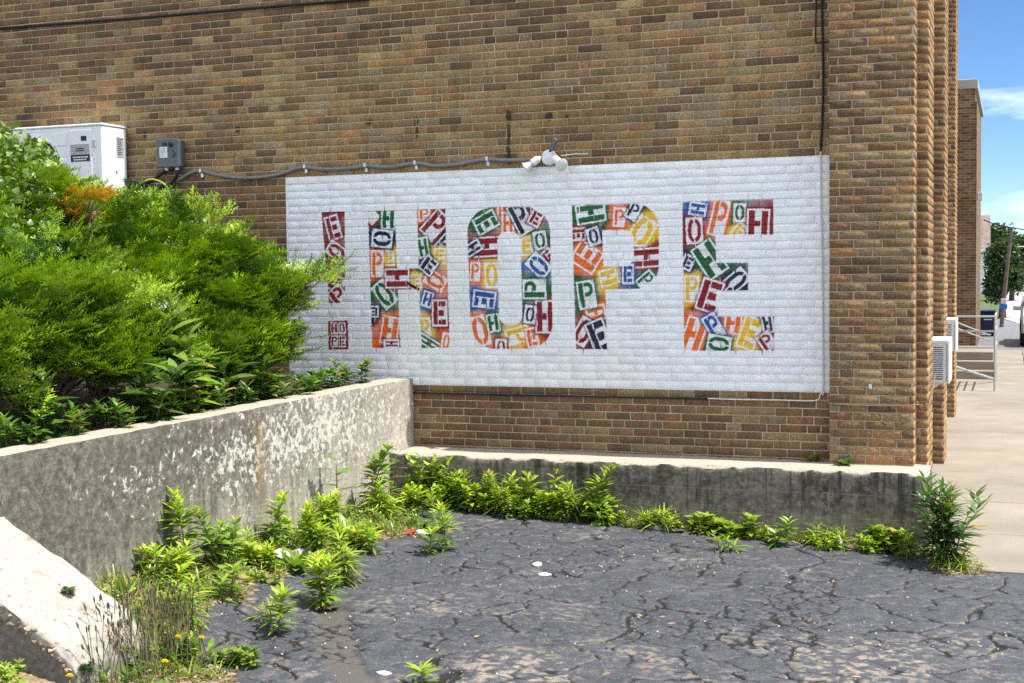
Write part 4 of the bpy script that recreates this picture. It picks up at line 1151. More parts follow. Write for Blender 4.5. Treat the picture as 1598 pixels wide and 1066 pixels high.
# utility pole
pl = empty('utility_pole', (1.02, 38.5, -1.15), 0, 'leaning wooden utility pole with small signs', 'utility pole')
M_POLE = simple('weathered_pole', (.13, .10, .08), .95, var=.3, scale=10)
MB().tube([(0, 0, -.2), (.15, 0, 1.6), (.32, .0, 3.35)], [.075, .066, .055], 12).build('pole', M_POLE, pl)
MB().box(-.12, .14, -.11, -.08, .62, .79, .01).xf(Matrix.Translation((.06, 0, 0))).build('blue_sign', simple('blue_sign', (.03, .13, .42), .5), pl)
MB().box(-.09, .09, -.11, -.08, .80, .98, .01).xf(Matrix.Translation((.08, 0, 0))).build('white_sign', simple('pink_white_sign', (.60, .48, .47), .5), pl)
# overhead lines
for name, pts, r, lab in (('overhead_line', [(.4, 41, 2.62), (1.15, 40.5, 2.35), (3, 40, 2.1), (8, 39, 2.0)], .02, 'thin grey overhead line sagging right of the brick building'),
                          ('overhead_line', [(-.2, 56, 1.82), (1.5, 56, 1.82), (6, 56, 1.80)], .035, 'thick pale overhead line crossing in front of the trees'),
                          ('overhead_line', [(.42, 20, 6.87), (1.2, 20, 6.88), (2.2, 20, 6.90), (9, 20, 7.2)], .022, 'black overhead line across the blue sky at the top')):
    o = MB().tube(smooth_path(pts), r, 6).build(name, M_BLACK if r < .03 else M_GALV); tag(o, lab, 'overhead line')

# parked car: only its front corner enters the picture
def car(loc, rz, label):
    t = empty('parked_car', loc, rz, label, 'car')
    paint = simple('silver_paint', (.42, .45, .48), .25, .5, .03); glass = simple('car_glass', (.02, .025, .03), .05); tyre = simple('tyre_rubber', (.015, .015, .015), .8)
    prof = [(-2.2, .38), (-2.22, .62), (-2.1, .82), (-1.35, .95), (-.62, 1.42), (.75, 1.45), (1.55, 1.02), (2.15, .95), (2.22, .6), (2.18, .36)]
    V, F = [], []; ws = [.0, .10, .86, .96]
    n = len(prof)
    rows = [(-.88, .0), (-.80, .0), (.80, .0), (.88, .0)]
    for j, y in enumerate((-.90, -.86, .86, .90)):
        for (x, z) in prof:
            top = max(0, (z-.95)/.5); yy = y*(1-.17*top) if abs(y) < .88 else y*(1-.20*top)
            zz = z-(.04 if abs(y) > .88 and z > .5 else 0); V.append((x*(.985 if abs(y) > .88 else 1), yy, zz))
    for j in range(3):
        for i in range(n-1): F.append((j*n+i, (j+1)*n+i, (j+1)*n+i+1, j*n+i+1))
    F += [tuple(range(n)), tuple(range(3*n, 4*n))[::-1], (0, n, 2*n, 3*n), (n-1, 4*n-1, 3*n-1, 2*n-1)][:2]
    MB().add(V, F).build('body', paint, t, angle=35)
    MB().add([(-1.33, -.76, .98), (-1.33, .76, .98), (-.66, .66, 1.40), (-.66, -.66, 1.40)], [(0, 1, 2, 3)]).xf(Matrix.Translation((-.012, 0, .012))).build('windscreen', glass, t)
    MB().add([(1.52, -.72, 1.05), (1.52, .72, 1.05), (.80, .66, 1.42), (.80, -.66, 1.42)], [(0, 1, 2, 3)]).xf(Matrix.Translation((.012, 0, .012))).build('rear_window', glass, t)
    for s in (-1, 1):
        MB().add([(-1.1, s*.905, .98), (1.25, s*.905, 1.0), (.68, s*.80, 1.36), (-.58, s*.80, 1.36)], [(0, 1, 2, 3)]).build('side_window', glass, t)
        m_ = MB().box(-.08, .06, -.10, .10, -.06, .06, .02).xf(Matrix.Translation((-.95, s*1.0, 1.0))).build('mirror', paint, t)
        MB().box(-.04, .06, -.16, .16, -.06, .07, .02).xf(Matrix.Translation((-2.14, s*.62, .72))).build('headlight', simple('headlight_glass', (.7, .72, .75), .1), t)
        MB().box(-.06, .04, -.14, .14, -.07, .07, .02).xf(Matrix.Translation((2.14, s*.62, .80))).build('tail_light', simple('tail_light_red', (.35, .02, .02), .2), t)
        for x in (-1.38, 1.38):
            w = MB().lathe([(.20, -.1), (.30, -.1), (.325, -.06), (.325, .06), (.30, .1), (.20, .1)], 22, Matrix.Translation((x, s*.82, .325)) @ RX).build('wheel', tyre, t, angle=40)
            MB().lathe([(.02, -.105), (.2, -.095), (.2, .095), (.02, .105)], 16, Matrix.Translation((x, s*.82, .325)) @ RX).build('rim', M_GALV, w, angle=40)
    MB().box(-2.235, -2.2, -.55, .55, .40, .55, .01).build('grille', M_BLACK, t)
    MB().box(-2.243, -2.237, -.26, .26, .44, .54).build('number_plate', M_STICK, t)
    return t
car((2.50, 28.6, -1.165), math.radians(90), 'silver car parked at the right edge of the picture')
# ---------------------------------------------------------------- plants
M_LEAF = leaf_mat('weed_leaf', .30, .34, .5)
M_YEW = leaf_mat('yew_needles', .12, .38, .45)
M_STEM = simple('green_stem', (.12, .17, .04), .6); M_RSTEM = simple('red_stem', (.16, .07, .045), .6); M_TWIG = simple('twig', (.07, .048, .03), .9)
M_PETAL = simple('yellow_petal', (.80, .58, .01), .6, 0, .06)

def leaf_base(w=.18, droop=.12, fold=.05, rows=((0, .04), (.2, .75), (.45, 1.), (.75, .62), (1., .0))):
    V, F = [], []
    for t, hw in rows:
        z = -droop*t*t
        V += [(-w/2*hw, t, z+fold*hw), (0, t, z), (w/2*hw, t, z+fold*hw)]
    for i in range(len(rows)-1):
        a = i*3; F += [(a, a+1, a+4, a+3), (a+1, a+2, a+5, a+4)]
    return np.array(V), np.array(F)
LANCE = leaf_base(.22, .15, .03); BROAD = leaf_base(.36, .18, .05); OVAL = leaf_base(.55, .2, .06); GRASS = leaf_base(.045, .35, .0, ((0, 1.), (.4, .9), (.75, .55), (1, .0)))
NARROW = leaf_base(.12, .35, .02)
HEART = leaf_base(.85, .2, .08, ((0, .35), (.08, .95), (.35, 1.), (.7, .5), (1, 0)))

def toothed():
    V, F = [(0, 0, 0)], []
    mids, L, R = [], [], []
    prof = ((.05, .06), (.16, .30), (.22, .12), (.34, .42), (.42, .16), (.54, .44), (.62, .18), (.73, .34), (.80, .14), (.88, .18), (1., .0))
    V = []
    for t, hw in prof:
        z = -.14*t*t+.05
        back = .05 if hw > .2 else 0
        V += [(-hw*.5, t-back, z+.06*hw), (0, t, z), (hw*.5, t-back, z+.06*hw)]
    for i in range(len(prof)-1):
        a = i*3; F += [(a, a+1, a+4, a+3), (a+1, a+2, a+5, a+4)]
    return np.array(V), np.array(F)
TOOTH = toothed()

def greens(r, n, lo, hi, jit=.16):
    t = r.random((n, 1)); return (np.array(lo)*(1-t)+np.array(hi)*t)*(1+jit*r.standard_normal((n, 1))).clip(.6, 1.5)
LIME, MIDG, DARKG = (.42, .56, .035), (.16, .29, .028), (.05, .11, .022)

def stem_leaves(r, h, n, L, lean, spread=1., zlo=.08):
    """leaves spiralling up one stem; returns frames and heights"""
    t = zlo+(1-zlo)*np.sort(r.random(n))**.85
    az = np.arange(n)*2.4+r.normal(0, .25, n)
    up = .25+.9*np.clip((t-.55)/.45, 0, 1)+r.normal(0, .15, n)-.25*(t < .3)
    d = np.stack([np.cos(az)*spread, np.sin(az)*spread, up], 1)
    pos = np.stack([lean[0]*t*t*h, lean[1]*t*t*h, t*h], 1)
    ll = L*(.55+.65*np.sin(np.pi*np.clip(t*.9+.08, 0, 1)))*(.8+.4*r.random(n))
    return frames(pos, d, np.tile((0, 0, 1.), (n, 1))+.2*r.normal(size=(n, 3)), ll), t

def horseweed(loc, h, seed, label, stems=1, L=.12, dens=210, tone=(MIDG, LIME), group='leafy upright weeds in the asphalt', name='upright_weed', base=LANCE, spreadr=.05):
    r = np.random.default_rng(seed); t = empty(name, loc, 0, label, 'weed', group)
    Vs = []; mb = MB()
    for s in range(stems):
        off = np.array((0, 0)) if s == 0 else r.normal(0, spreadr, 2); hh = h*(1 if s == 0 else .6+.4*r.random()); lean = r.normal(0, .17, 2)+off*1.2
        n = max(14, int(hh*dens)); fr, tt = stem_leaves(r, hh, n, L*(.75+.6*min(hh, .5)), lean)
        fr[:, 0, 3] += off[0]; fr[:, 1, 3] += off[1]
        c = np.array(tone[0])*(1-tt[:, None]**2)+np.array(tone[1])*tt[:, None]**2
        c = c*(1+.18*r.standard_normal((n, 1))).clip(.5, 1.5); dry = (r.random(n) < .07)[:, None]; c = np.where(dry, np.array((.36, .27, .08)), c)
        Vs.append(scatter(base[0], base[1], fr, c))
        mb.tube([(off[0]+lean[0]*q*q*hh, off[1]+lean[1]*q*q*hh, q*hh-.02) for q in np.linspace(0, 1, 6)], [.006, .006, .005, .004, .003, .002], 6)
    o = mb.build('stem' if stems == 1 else 'stems', M_STEM, t, True)
    if stems > 1: o['kind'] = 'stuff'
    V, F, C = join(Vs); tag(mesh_np('leaves', V, F, M_LEAF, t, cols=C), kind='stuff')
    return t

def rosette(loc, h, seed, label, n=13, base=BROAD, tone=(MIDG, (.26, .40, .05)), name='dock_plant', group='broad leaved rosettes by the left wall', mesh=None):
    r = np.random.default_rng(seed); t = empty(name, loc, 0, label, 'weed', group)
    for q in range(n):
        c = greens(r, 1, *tone)[0]
        me = mesh_np('leaf', base[0], base[1], M_LEAF, t, True, np.tile(c, (len(base[0]), 1)))
        az = q*2.4+r.normal(0, .3); el = .35+.9*r.random(); L = h*(.75+.4*r.random())
        d = np.array([[math.cos(az)*math.cos(el), math.sin(az)*math.cos(el), math.sin(el)]])
        f = frames(np.array([[.01*math.cos(az), .01*math.sin(az), -.005]]), d, np.array([[0, 0, 1.]]), np.array([L]))[0]
        me.matrix_local = Matrix(f.tolist()+[[0, 0, 0, 1]])
    return t

def lettuce(loc, h, seed, label):
    r = np.random.default_rng(seed); t = empty('wild_lettuce', loc, 0, label, 'weed', 'tall toothed leaf weeds by the left wall')
    lean = r.normal(0, .06, 2)
    MB().tube([(lean[0]*q*h, lean[1]*q*h, q*h-.02) for q in np.linspace(0, 1, 6)], [.008, .007, .006, .005, .004, .003], 7).build('stem', M_RSTEM, t, True)
    n = 10
    for q in range(n):
        tt = .25+.75*q/(n-1); az = q*2.4+r.normal(0, .2); el = .15+.9*max(0, tt-.55)+r.normal(0, .1)
        L = (.19 if tt < .9 else .10)*(.8+.4*r.random())*min(1.2, h/.42)
        d = np.array([[math.cos(az)*math.cos(el), math.sin(az)*math.cos(el), math.sin(el)]])
        c = greens(r, 1, (.085, .17, .03), (.15, .27, .045))[0]
        me = mesh_np('leaf', TOOTH[0], TOOTH[1], M_LEAF, t, True, np.tile(c, (len(TOOTH[0]), 1)))
        f = frames(np.array([[lean[0]*tt*h, lean[1]*tt*h, tt*h]]), d, np.array([[0, 0, 1.]]), np.array([L]))[0]
        me.matrix_local = Matrix(f.tolist()+[[0, 0, 0, 1]])
    return t

def clump(loc, h, w, seed, label, n=170, base=None, L=.05, tone=(MIDG, LIME), name='weed_clump', group=None, mat=None):
    r = np.random.default_rng(seed); t = empty(name, loc, 0, label, 'weed', group)
    k = 7; Vs = []; mb = MB()
    for s in range(k):
        o = np.array((r.normal(0, w*.45), r.normal(0, w*.28))); hh = h*(.45+.6*r.random()); lean = o*.8+r.normal(0, .1, 2)
        m = n//k; fr, tt = stem_leaves(r, hh, m, L, lean, 1., .05)
        fr[:, 0, 3] += o[0]; fr[:, 1, 3] += o[1]
        c = np.array(tone[0])*(1-tt[:, None])+np.array(tone[1])*tt[:, None]; c = c*(1+.25*r.standard_normal((m, 1))).clip(.4, 1.6); c = np.where((r.random(m) < .06)[:, None], np.array((.38, .28, .09)), c)
        bs = base or (OVAL if s % 3 == 0 else (BROAD if s % 3 == 1 else LANCE))
        Vs.append(scatter(bs[0], bs[1], fr, c))
        mb.tube([(o[0]+lean[0]*q*q*hh, o[1]+lean[1]*q*q*hh, q*hh-.02) for q in np.linspace(0, 1, 4)], [.004, .003, .003, .002], 5)
    tag(mb.build('stems', M_STEM, t, True), kind='stuff')
    V, F, C = join(Vs); tag(mesh_np('leaves', V, F, mat or M_LEAF, t, cols=C), kind='stuff')
    return t

ORD = ['first', 'second', 'third', 'fourth', 'fifth', 'sixth', 'seventh', 'eighth', 'ninth', 'tenth', 'eleventh', 'twelfth', 'thirteenth', 'fourteenth', 'fifteenth', 'sixteenth', 'seventeenth', 'eighteenth', 'nineteenth', 'twentieth']
on = lambda x, y, d=0.: (x, y, float(gz(x, y))+d)

# upright bright weeds
HW = [((-3.46, -3.75), .47, 1, 'tallest bright green upright weed against the stained retaining wall'),
      ((-3.36, -3.56), .40, 3, 'bushy bright green weed just right of the tallest upright weed'),
      ((-3.45, -2.75), .33, 1, 'slender bright weed under the rusty run on the retaining wall'),
      ((-2.80, -4.68), .29, 1, 'single bright weed left of the dark asphalt slab, nearest the flower stalks'),
      ((-2.43, -4.40), .24, 1, 'small bright weed standing alone on the left asphalt slab'),
      ((-2.95, -4.05), .19, 2, 'short tufted weed at the edge of the dry soil'),
      ((-2.47, -3.80), .28, 3, 'bright weed at the upper end of the bare asphalt strip'),
      ((-2.62, -3.25), .30, 3, 'bright bushy weed in the crack above the bare asphalt strip'),
      ((-1.80, -.66), .42, 1, 'tall bright weed standing in front of the low mouldy wall'),
      ((-.22, -.76), .18, 2, 'small pale weed at the foot of the low wall, right of its middle'),
      ((-1.361, -4.86), .08, 1, 'tiny weed tip at the bottom edge of the picture'),
      ((-.589, -1.12), .10, 2, 'tiny weed in the asphalt just in front of the low wall'),
      ((-3.08, -2.80), .33, 4, 'dense bright weed in the middle of the soil strip'),
      ((-3.40, -1.30), .50, 2, 'tall thin bright weed near the far end of the retaining wall'),
      ((-2.42, -2.07), .30, 2, 'thin bright weed leaning over the asphalt edge near the litter'),
      ((-2.55, -4.28), .12, 1, 'small narrow weed beside the bare asphalt strip')]
for q, ((x, y), h, s, lab) in enumerate(HW):
    kind = q % 4
    if kind == 1: horseweed(on(x, y), h*1.05, 100+q, lab, s, .115, 110, ((.11, .22, .03), (.30, .44, .05)), base=BROAD)
    elif kind == 3: horseweed(on(x, y), h*1.05, 100+q, lab, s+1, .13, 190, (MIDG, (.36, .46, .04)), base=NARROW)
    else: horseweed(on(x, y), h*1.05, 100+q, lab, s)
for q, ((x, y), h, lab) in enumerate((((-3.46, -1.75), .47, 'left one of the tall toothed weeds in front of the retaining wall'),
                                      ((-3.42, -.85), .44, 'right one of the tall toothed weeds, near the wall corner'),
                                      ((-3.25, -.74), .40, 'toothed weed rising above the left end of the low wall'),
                                      ((-3.36, -1.0), .26, 'short toothed weed in the corner between both walls'))):
    lettuce(on(x, y), h, 200+q, lab)
for q, ((x, y), h, n, lab) in enumerate((((-3.03, -3.12), .24, 16, 'large broad leaved rosette beside the white litter'),
                                         ((-3.16, -2.15), .20, 12, 'broad leaved rosette in the soil strip below the toothed weeds'),
                                         ((-2.86, -2.80), .13, 10, 'small broad leaved rosette at the asphalt edge'),
                                         ((-3.35, -4.55), .17, 9, 'dark broad leaved rosette at the foot of the wing wall'),
                                         ((-3.05, -.78), .24, 12, 'broad leaved rosette at the left end of the low wall'))):
    rosette(on(x, y), h, 230+q, lab, n)
# weed clumps along the foot of the low wall
LW = [(-3.30, .24, .16), (-3.08, .28, .18), (-2.88, .25, .16), (-2.66, .26, .18), (-2.44, .30, .18), (-2.22, .30, .18), (-2.02, .27, .16), (-1.60, .17, .16), (-1.40, .12, .14), (-1.10, .15, .14), (-.90, .11, .14), (-.58, .12, .14), (-.38, .12, .14), (-.02, .08, .10), (.20, .13, .16), (.40, .13, .15), (.64, .20, .13)]
for q, (x, h, w) in enumerate(LW):
    y = -.66-.05*random.random()-.05*(x > 0)
    clump(on(x, y), h, w, 300+q, ORD[q]+' weed clump from the left along the foot of the low wall', 420 if x < -1.9 else 210, None, .058 if h > .2 else .042, (MIDG, LIME), 'weed_clump', 'weed clumps along the foot of the low wall')
SC = [(-3.05, -5.92), (-2.82, -5.98), (-3.30, -2.75), (-3.1, -1.9), (-3.02, -3.6), (-3.42, -3.45), (-3.42, -2.3), (-3.2, -2.55), (-3.35, -3.2), (-3.25, -3.95), (-3.38, -4.2), (-3.12, -4.35), (-3.22, -4.75), (-3.0, -4.6), (-2.9, -1.55), (-3.2, -1.6), (-2.75, -1.62), (-2.62, -5.02), (-2.36, -5.02), (-3.45, -1.6)]
for q, (x, y) in enumerate(SC):
    clump(on(x, y), .10+.07*random.random(), .17, 340+q, ORD[q]+' low weed patch, counted from the left, on the soil below the retaining wall' if q else 'low weed patch under the rusty stain of the retaining wall', 150, None, .042, (MIDG, (.27, .38, .05)), 'weed_patch', 'low weed patches on the soil strip')
# a second, taller and looser growth of mixed weeds behind the clumps
TL = [(-3.18, .40, TOOTH), (-2.97, .30, LANCE), (-2.76, .33, BROAD), (-2.56, .27, GRASS), (-2.33, .36, BROAD), (-2.12, .30, LANCE), (-1.93, .26, GRASS), (-1.70, .20, OVAL), (-1.28, .16, GRASS), (-.75, .14, OVAL), (.05, .13, GRASS), (.50, .17, OVAL)]
for q, (x, h, bs) in enumerate(TL):
    clump(on(x, -.60), h, .15, 700+q, ORD[q]+' taller loose weed from the left close against the low wall', 150, bs, .11 if bs is not GRASS else .20, ((.10, .20, .03), (.33, .44, .05)), 'loose_weed', 'loose weeds against the low wall')
TG_ = [(-3.46, -2.55, .26, 'loose weed tangle just right of the rusty run'), (-3.36, -2.05, .28, 'loose weed tangle below the left toothed weed'), (-3.47, -3.15, .22, 'loose weed tangle behind the white plastic bag'),
       (-3.18, -3.30, .20, 'loose weed tangle left of the white plastic bag'), (-3.42, -4.05, .20, 'loose weed tangle left of the tallest upright weed'), (-3.22, -1.42, .30, 'loose weed tangle between the toothed weeds'),
       (-3.02, -1.18, .26, 'loose weed tangle right below the wall corner'), (-2.92, -2.42, .20, 'loose weed tangle at the asphalt edge below the wrapper')]
for q, (x, y, h, lab) in enumerate(TG_):
    clump(on(x, y), h, .18, 760+q, lab, 260, (None, LANCE, NARROW)[q % 3], (.065, .10, .12)[q % 3], (MIDG, LIME), 'weed_tangle', 'loose weed tangles on the soil strip')
# shrubby weed at the end of the low wall
horseweed(on(.90, -.86), .64, 400, 'dense dark green bushy weed at the right end of the low wall', 13, .135, 70, (DARKG, (.10, .20, .04)), 'bushy weeds', 'bushy_weed', LANCE, .065)
clump(on(1.0, -.98), .16, .16, 402, 'yellow green grass tuft under the bushy weed', 120, GRASS, .16, (MIDG, LIME), 'grass_tuft')
horseweed(on(.66, -.84), .26, 403, 'small dark weed left of the bushy weed', 2, .09, 90, (DARKG, MIDG), 'bushy weeds', 'bushy_weed')
# maple seedlings on the low wall
for q, (x, y, lab) in enumerate(((-.10, -.10, 'yellowish maple seedling on the low wall beside the pilaster'), (.16, -.26, 'dark green maple seedling against the pilaster foot'))):
    rosette((x, y, -.535), .10, 420+q, lab, 7, HEART, ((.06, .13, .03), (.09, .16, .03)) if q else ((.14, .18, .03), (.20, .22, .04)), 'maple_seedling', 'maple seedlings')
# plantain stalks at the bottom left
def stalks(loc, n, w, h, seed, label):
    r = np.random.default_rng(seed); t = empty('plantain_clump', loc, 0, label, 'weed', 'dry plantain stalks')
    mb, hd = MB(), MB()
    for q in range(n):
        x, y = r.normal(0, w), r.normal(0, w*.7); hh = h*(.6+.55*r.random()); l = r.normal(0, .05, 2)
        mb.tube([(x, y, -.02), (x+l[0]*.4, y+l[1]*.4, hh*.5), (x+l[0], y+l[1], hh)], .0022, 4)
        hd.tube([(x+l[0], y+l[1], hh-.002), (x+l[0]*1.05, y+l[1]*1.05, hh+.016), (x+l[0]*1.1, y+l[1]*1.1, hh+.030)], [.003, .0052, .002], 5)
    tag(mb.build('stalks', simple('dry_stalk', (.17, .15, .07), .8), t), kind='stuff'); tag(hd.build('seed_heads', simple('seed_head', (.10, .08, .05), .9), t), kind='stuff')
    k = 40; fr, tt = stem_leaves(r, .10, k, .12, (0, 0)); fr[:, 0, 3] += r.normal(0, w, k); fr[:, 1, 3] += r.normal(0, w*.7, k)
    V, F, C = scatter(LANCE[0], LANCE[1], fr, greens(r, k, DARKG, MIDG)); tag(mesh_np('leaves', V, F, M_LEAF, t, cols=C), kind='stuff')
for q, (x, y, n, h, lab) in enumerate(((-2.72, -5.36, 60, .33, 'dense clump of thin brown plantain stalks in front of the wing wall'), (-2.62, -5.10, 55, .33, 'thin plantain stalks right of the wing wall, around the yellow flowers'),
                                       (-2.95, -4.95, 30, .25, 'sparse plantain stalks behind the end of the wing wall'), (-2.55, -5.62, 35, .30, 'plantain stalks at the bottom left edge of the picture'))):
    stalks(on(x, y), n, .09, h, 440+q, lab)
FLW = [(-2.66, -5.10, .17, 'topmost yellow flower among the plantain stalks'), (-2.55, -5.22, .17, 'yellow flower between the two others in the middle of the stalks'), (-2.46, -5.12, .16, 'rightmost yellow flower beside the asphalt'),
       (-2.42, -5.50, .15, 'lowest yellow flower among the stalks'), (-2.62, -5.92, .15, 'leftmost yellow flower in front of the wing wall')]
for q, (x, y, h, lab) in enumerate(FLW):
    t = empty('yellow_flower', on(x, y), 0, lab, 'flower', 'yellow flowers'); l = rng.normal(0, .02, 2)
    MB().tube([(0, 0, -.02), (l[0]*.5, l[1]*.5, h*.5), (l[0], l[1], h)], .003, 5).build('stem', M_STEM, t, True)
    V, F = [], []
    bv, bf = leaf_base(.32, -.15, .0, ((0, .5), (.6, 1.), (1., .7)))
    n = 34; az = np.arange(n)*2.4; el = .15+.9*np.arange(n)/n
    fr = frames(np.tile((l[0], l[1], h), (n, 1)), np.stack([np.cos(az)*np.cos(el), np.sin(az)*np.cos(el), np.sin(el)], 1), np.tile((0, 0, 1.), (n, 1)), .019*np.ones(n))
    V, F, C = scatter(bv, bf, fr, np.tile((.8, .6, .02), (n, 1))); tag(mesh_np('petals', V, F, M_PETAL, t), kind='stuff')
# moss cushions on the wing wall
for q, (x, y, w, lab) in enumerate(((-3.02, -5.42, .10, 'green moss cushion on top of the white wing wall'), (-2.74, -5.68, .10, 'green moss cushion below the broken end of the wing wall'))):
    clump((x, y, zwing(x, y)+.0 if q == 0 else -.86), .035, w*.55, 470+q, lab, 260, LANCE, .022, ((.03, .085, .03), (.05, .13, .04)), 'moss_cushion')
clump(on(-2.33, -5.0), .11, .16, 475, 'dark green feathery cushion on the asphalt at the bottom left', 420, LANCE, .045, (DARKG, (.12, .22, .03)), 'feathery_weed')

# loose grass and dry debris on the soil (nobody could count it)
r = np.random.default_rng(77)
n = 60000; gx_, gy_ = r.uniform(-3.6, 1.2, n), r.uniform(-6.0, -.53, n)
m = soil_mask(gx_, gy_); patchy = fbm(gx_, gy_, .22, 91)
keep = (m > .40) & (patchy > .42) & ~((gx_ < -2.68) & (gy_ < -5.18)); gx_, gy_ = gx_[keep][:13000], gy_[keep][:13000]; n = len(gx_)
az = r.uniform(0, 6.28, n); el = .5+.9*r.random(n)
fr = frames(np.stack([gx_, gy_, gz(gx_, gy_)+.005], 1), np.stack([np.cos(az)*np.cos(el), np.sin(az)*np.cos(el), np.sin(el)], 1), np.tile((0, 0, 1.), (n, 1)), 0.05+.10*r.random(n)**1.5)
V, F, C = scatter(GRASS[0]*np.array((1.6, 1, 1)), GRASS[1], fr, greens(r, n, (.12, .19, .03), (.30, .36, .06)))
tag(mesh_np('grass', V, F, M_LEAF, cols=C), 'short grass sprouting on the dry soil strip', 'grass', kind='stuff')
n = 60000; gx_, gy_ = r.uniform(-3.6, 1.2, n), r.uniform(-6.0, -.53, n); m = soil_mask(gx_, gy_)
keep = ((m > .12) | (r.random(n) < .004)) & ~((gx_ < -2.68) & (gy_ < -5.18)); gx_, gy_ = gx_[keep][:9000], gy_[keep][:9000]; n = len(gx_)
az = r.uniform(0, 6.28, n); el = r.uniform(-.1, .35, n)
fr = frames(np.stack([gx_, gy_, gz(gx_, gy_)+.012+.015*r.random(n)], 1), np.stack([np.cos(az)*np.cos(el), np.sin(az)*np.cos(el), np.sin(el)], 1), np.array((0, 0, 1.))+.6*r.normal(size=(n, 3)), .015+.04*r.random(n))
t_ = r.random((n, 1)); cc = np.array((.30, .20, .10))*(1-t_)+np.array((.55, .45, .28))*t_
V, F, C = scatter(LANCE[0]*np.array((1.3, 1, 1)), LANCE[1], fr, cc*(.6+.6*r.random((n, 1))))
tag(mesh_np('dry_debris', V, F, M_LEAF, cols=C), 'dry brown leaf litter and straw on the soil', 'debris', kind='stuff')
# pebbles and crumbs on the asphalt
n = 1700; gx_, gy_ = r.uniform(-2.9, 2.2, n), r.uniform(-5.6, -.75, n)
k = fbm(gx_, gy_, .5, 15) > .42; gx_, gy_ = gx_[k], gy_[k]; n = len(gx_)
bv = np.array([(-.5, -.4, 0), (.5, -.3, 0), (.4, .5, 0), (-.4, .4, 0), (-.2, -.1, .5), (.2, .1, .55)]); bf = np.array([(0, 1, 4), (1, 5, 4), (1, 2, 5), (2, 3, 5), (3, 4, 5), (3, 0, 4)])
az = r.uniform(0, 6.28, n)
fr = frames(np.stack([gx_, gy_, gz(gx_, gy_)+.001], 1), np.stack([np.cos(az), np.sin(az), 0*az], 1), np.tile((0, 0, 1.), (n, 1)), .004+.010*r.random(n)**3+.002)
V, F, C = scatter(bv, bf, fr, np.array((.32, .29, .24))*(.4+1.0*r.random((n, 1))))
t = NT('crumb'); t.base(t.attr().outputs['Color'], .9)
tag(mesh_np('asphalt_crumbs', V, F, t.m, cols=C), 'loose stone crumbs scattered over the asphalt', 'gravel', kind='stuff')

# ---------------------------------------------------------------- raised bed: yews, vines, tall weeds
def yew_frond(seed):
    r = np.random.default_rng(seed); V, F, W = [], [], []
    def needle(p, d, L, w, sh):
        d = d/np.linalg.norm(d); s = np.cross(d, (0, 0, 1)); s /= np.linalg.norm(s)+1e-9; b = len(V)
        V.extend([p-s*w, p+s*w, p+d*L+np.array((0, 0, -.1*L))]); F.append((b, b+1, b+2)); W.extend([sh, sh, sh*1.12])
    def twig(p0, d0, L, n, base):
        d0 = d0/np.linalg.norm(d0)
        for k in range(n):
            t = (k+.5)/n; p = p0+d0*L*t+np.array((0, 0, -.18*L*t*t)); sd = np.cross(d0, (0, 0, 1)); sd /= np.linalg.norm(sd)
            sh = base+(1.15-base)*t
            for s in (-1, 1):
                needle(p, d0*.75+sd*s*(1.0-.4*t)+np.array((0, 0, .28+r.normal(0, .15))), .20*(1.05-.4*t)*(.85+.3*r.random()), .034, sh)
        needle(p0+d0*L, d0, .09, .012, 1.2)
    twig(np.zeros(3), np.array((0, 1, .12)), 1., 8, .5)
    for k in range(5):
        t = .15+.15*k; s = 1 if k % 2 else -1
        twig(np.array((0, t, .1*t-.18*t*t)), np.array((s*(.75+.2*r.random()), .75, .15+r.normal(0, .12))), .55-.05*k, 4, .6)
    return np.array(V), np.array(F), np.array(W)
FR = [yew_frond(s) for s in (1, 2, 3)]

def shell(lobes, n, r, inner=.55):
    P, D = [], []
    ar = np.array([(a*b+b*c+a*c) for (_, _, _, a, b, c) in lobes]); ar = ar/ar.sum()
    for (x, y, z, a, b, c), w in zip(lobes, ar):
        k = int(n*w); d = r.normal(size=(k, 3)); d[:, 2] = np.abs(d[:, 2])*.9-.35*r.random(k); d /= np.linalg.norm(d, axis=1, keepdims=True)
        q = inner+(1-inner)*r.random(k)**.6
        P.append(np.array((x, y, z))+d*q[:, None]*np.array((a, b, c))); D.append(d)
    return np.concatenate(P), np.concatenate(D)

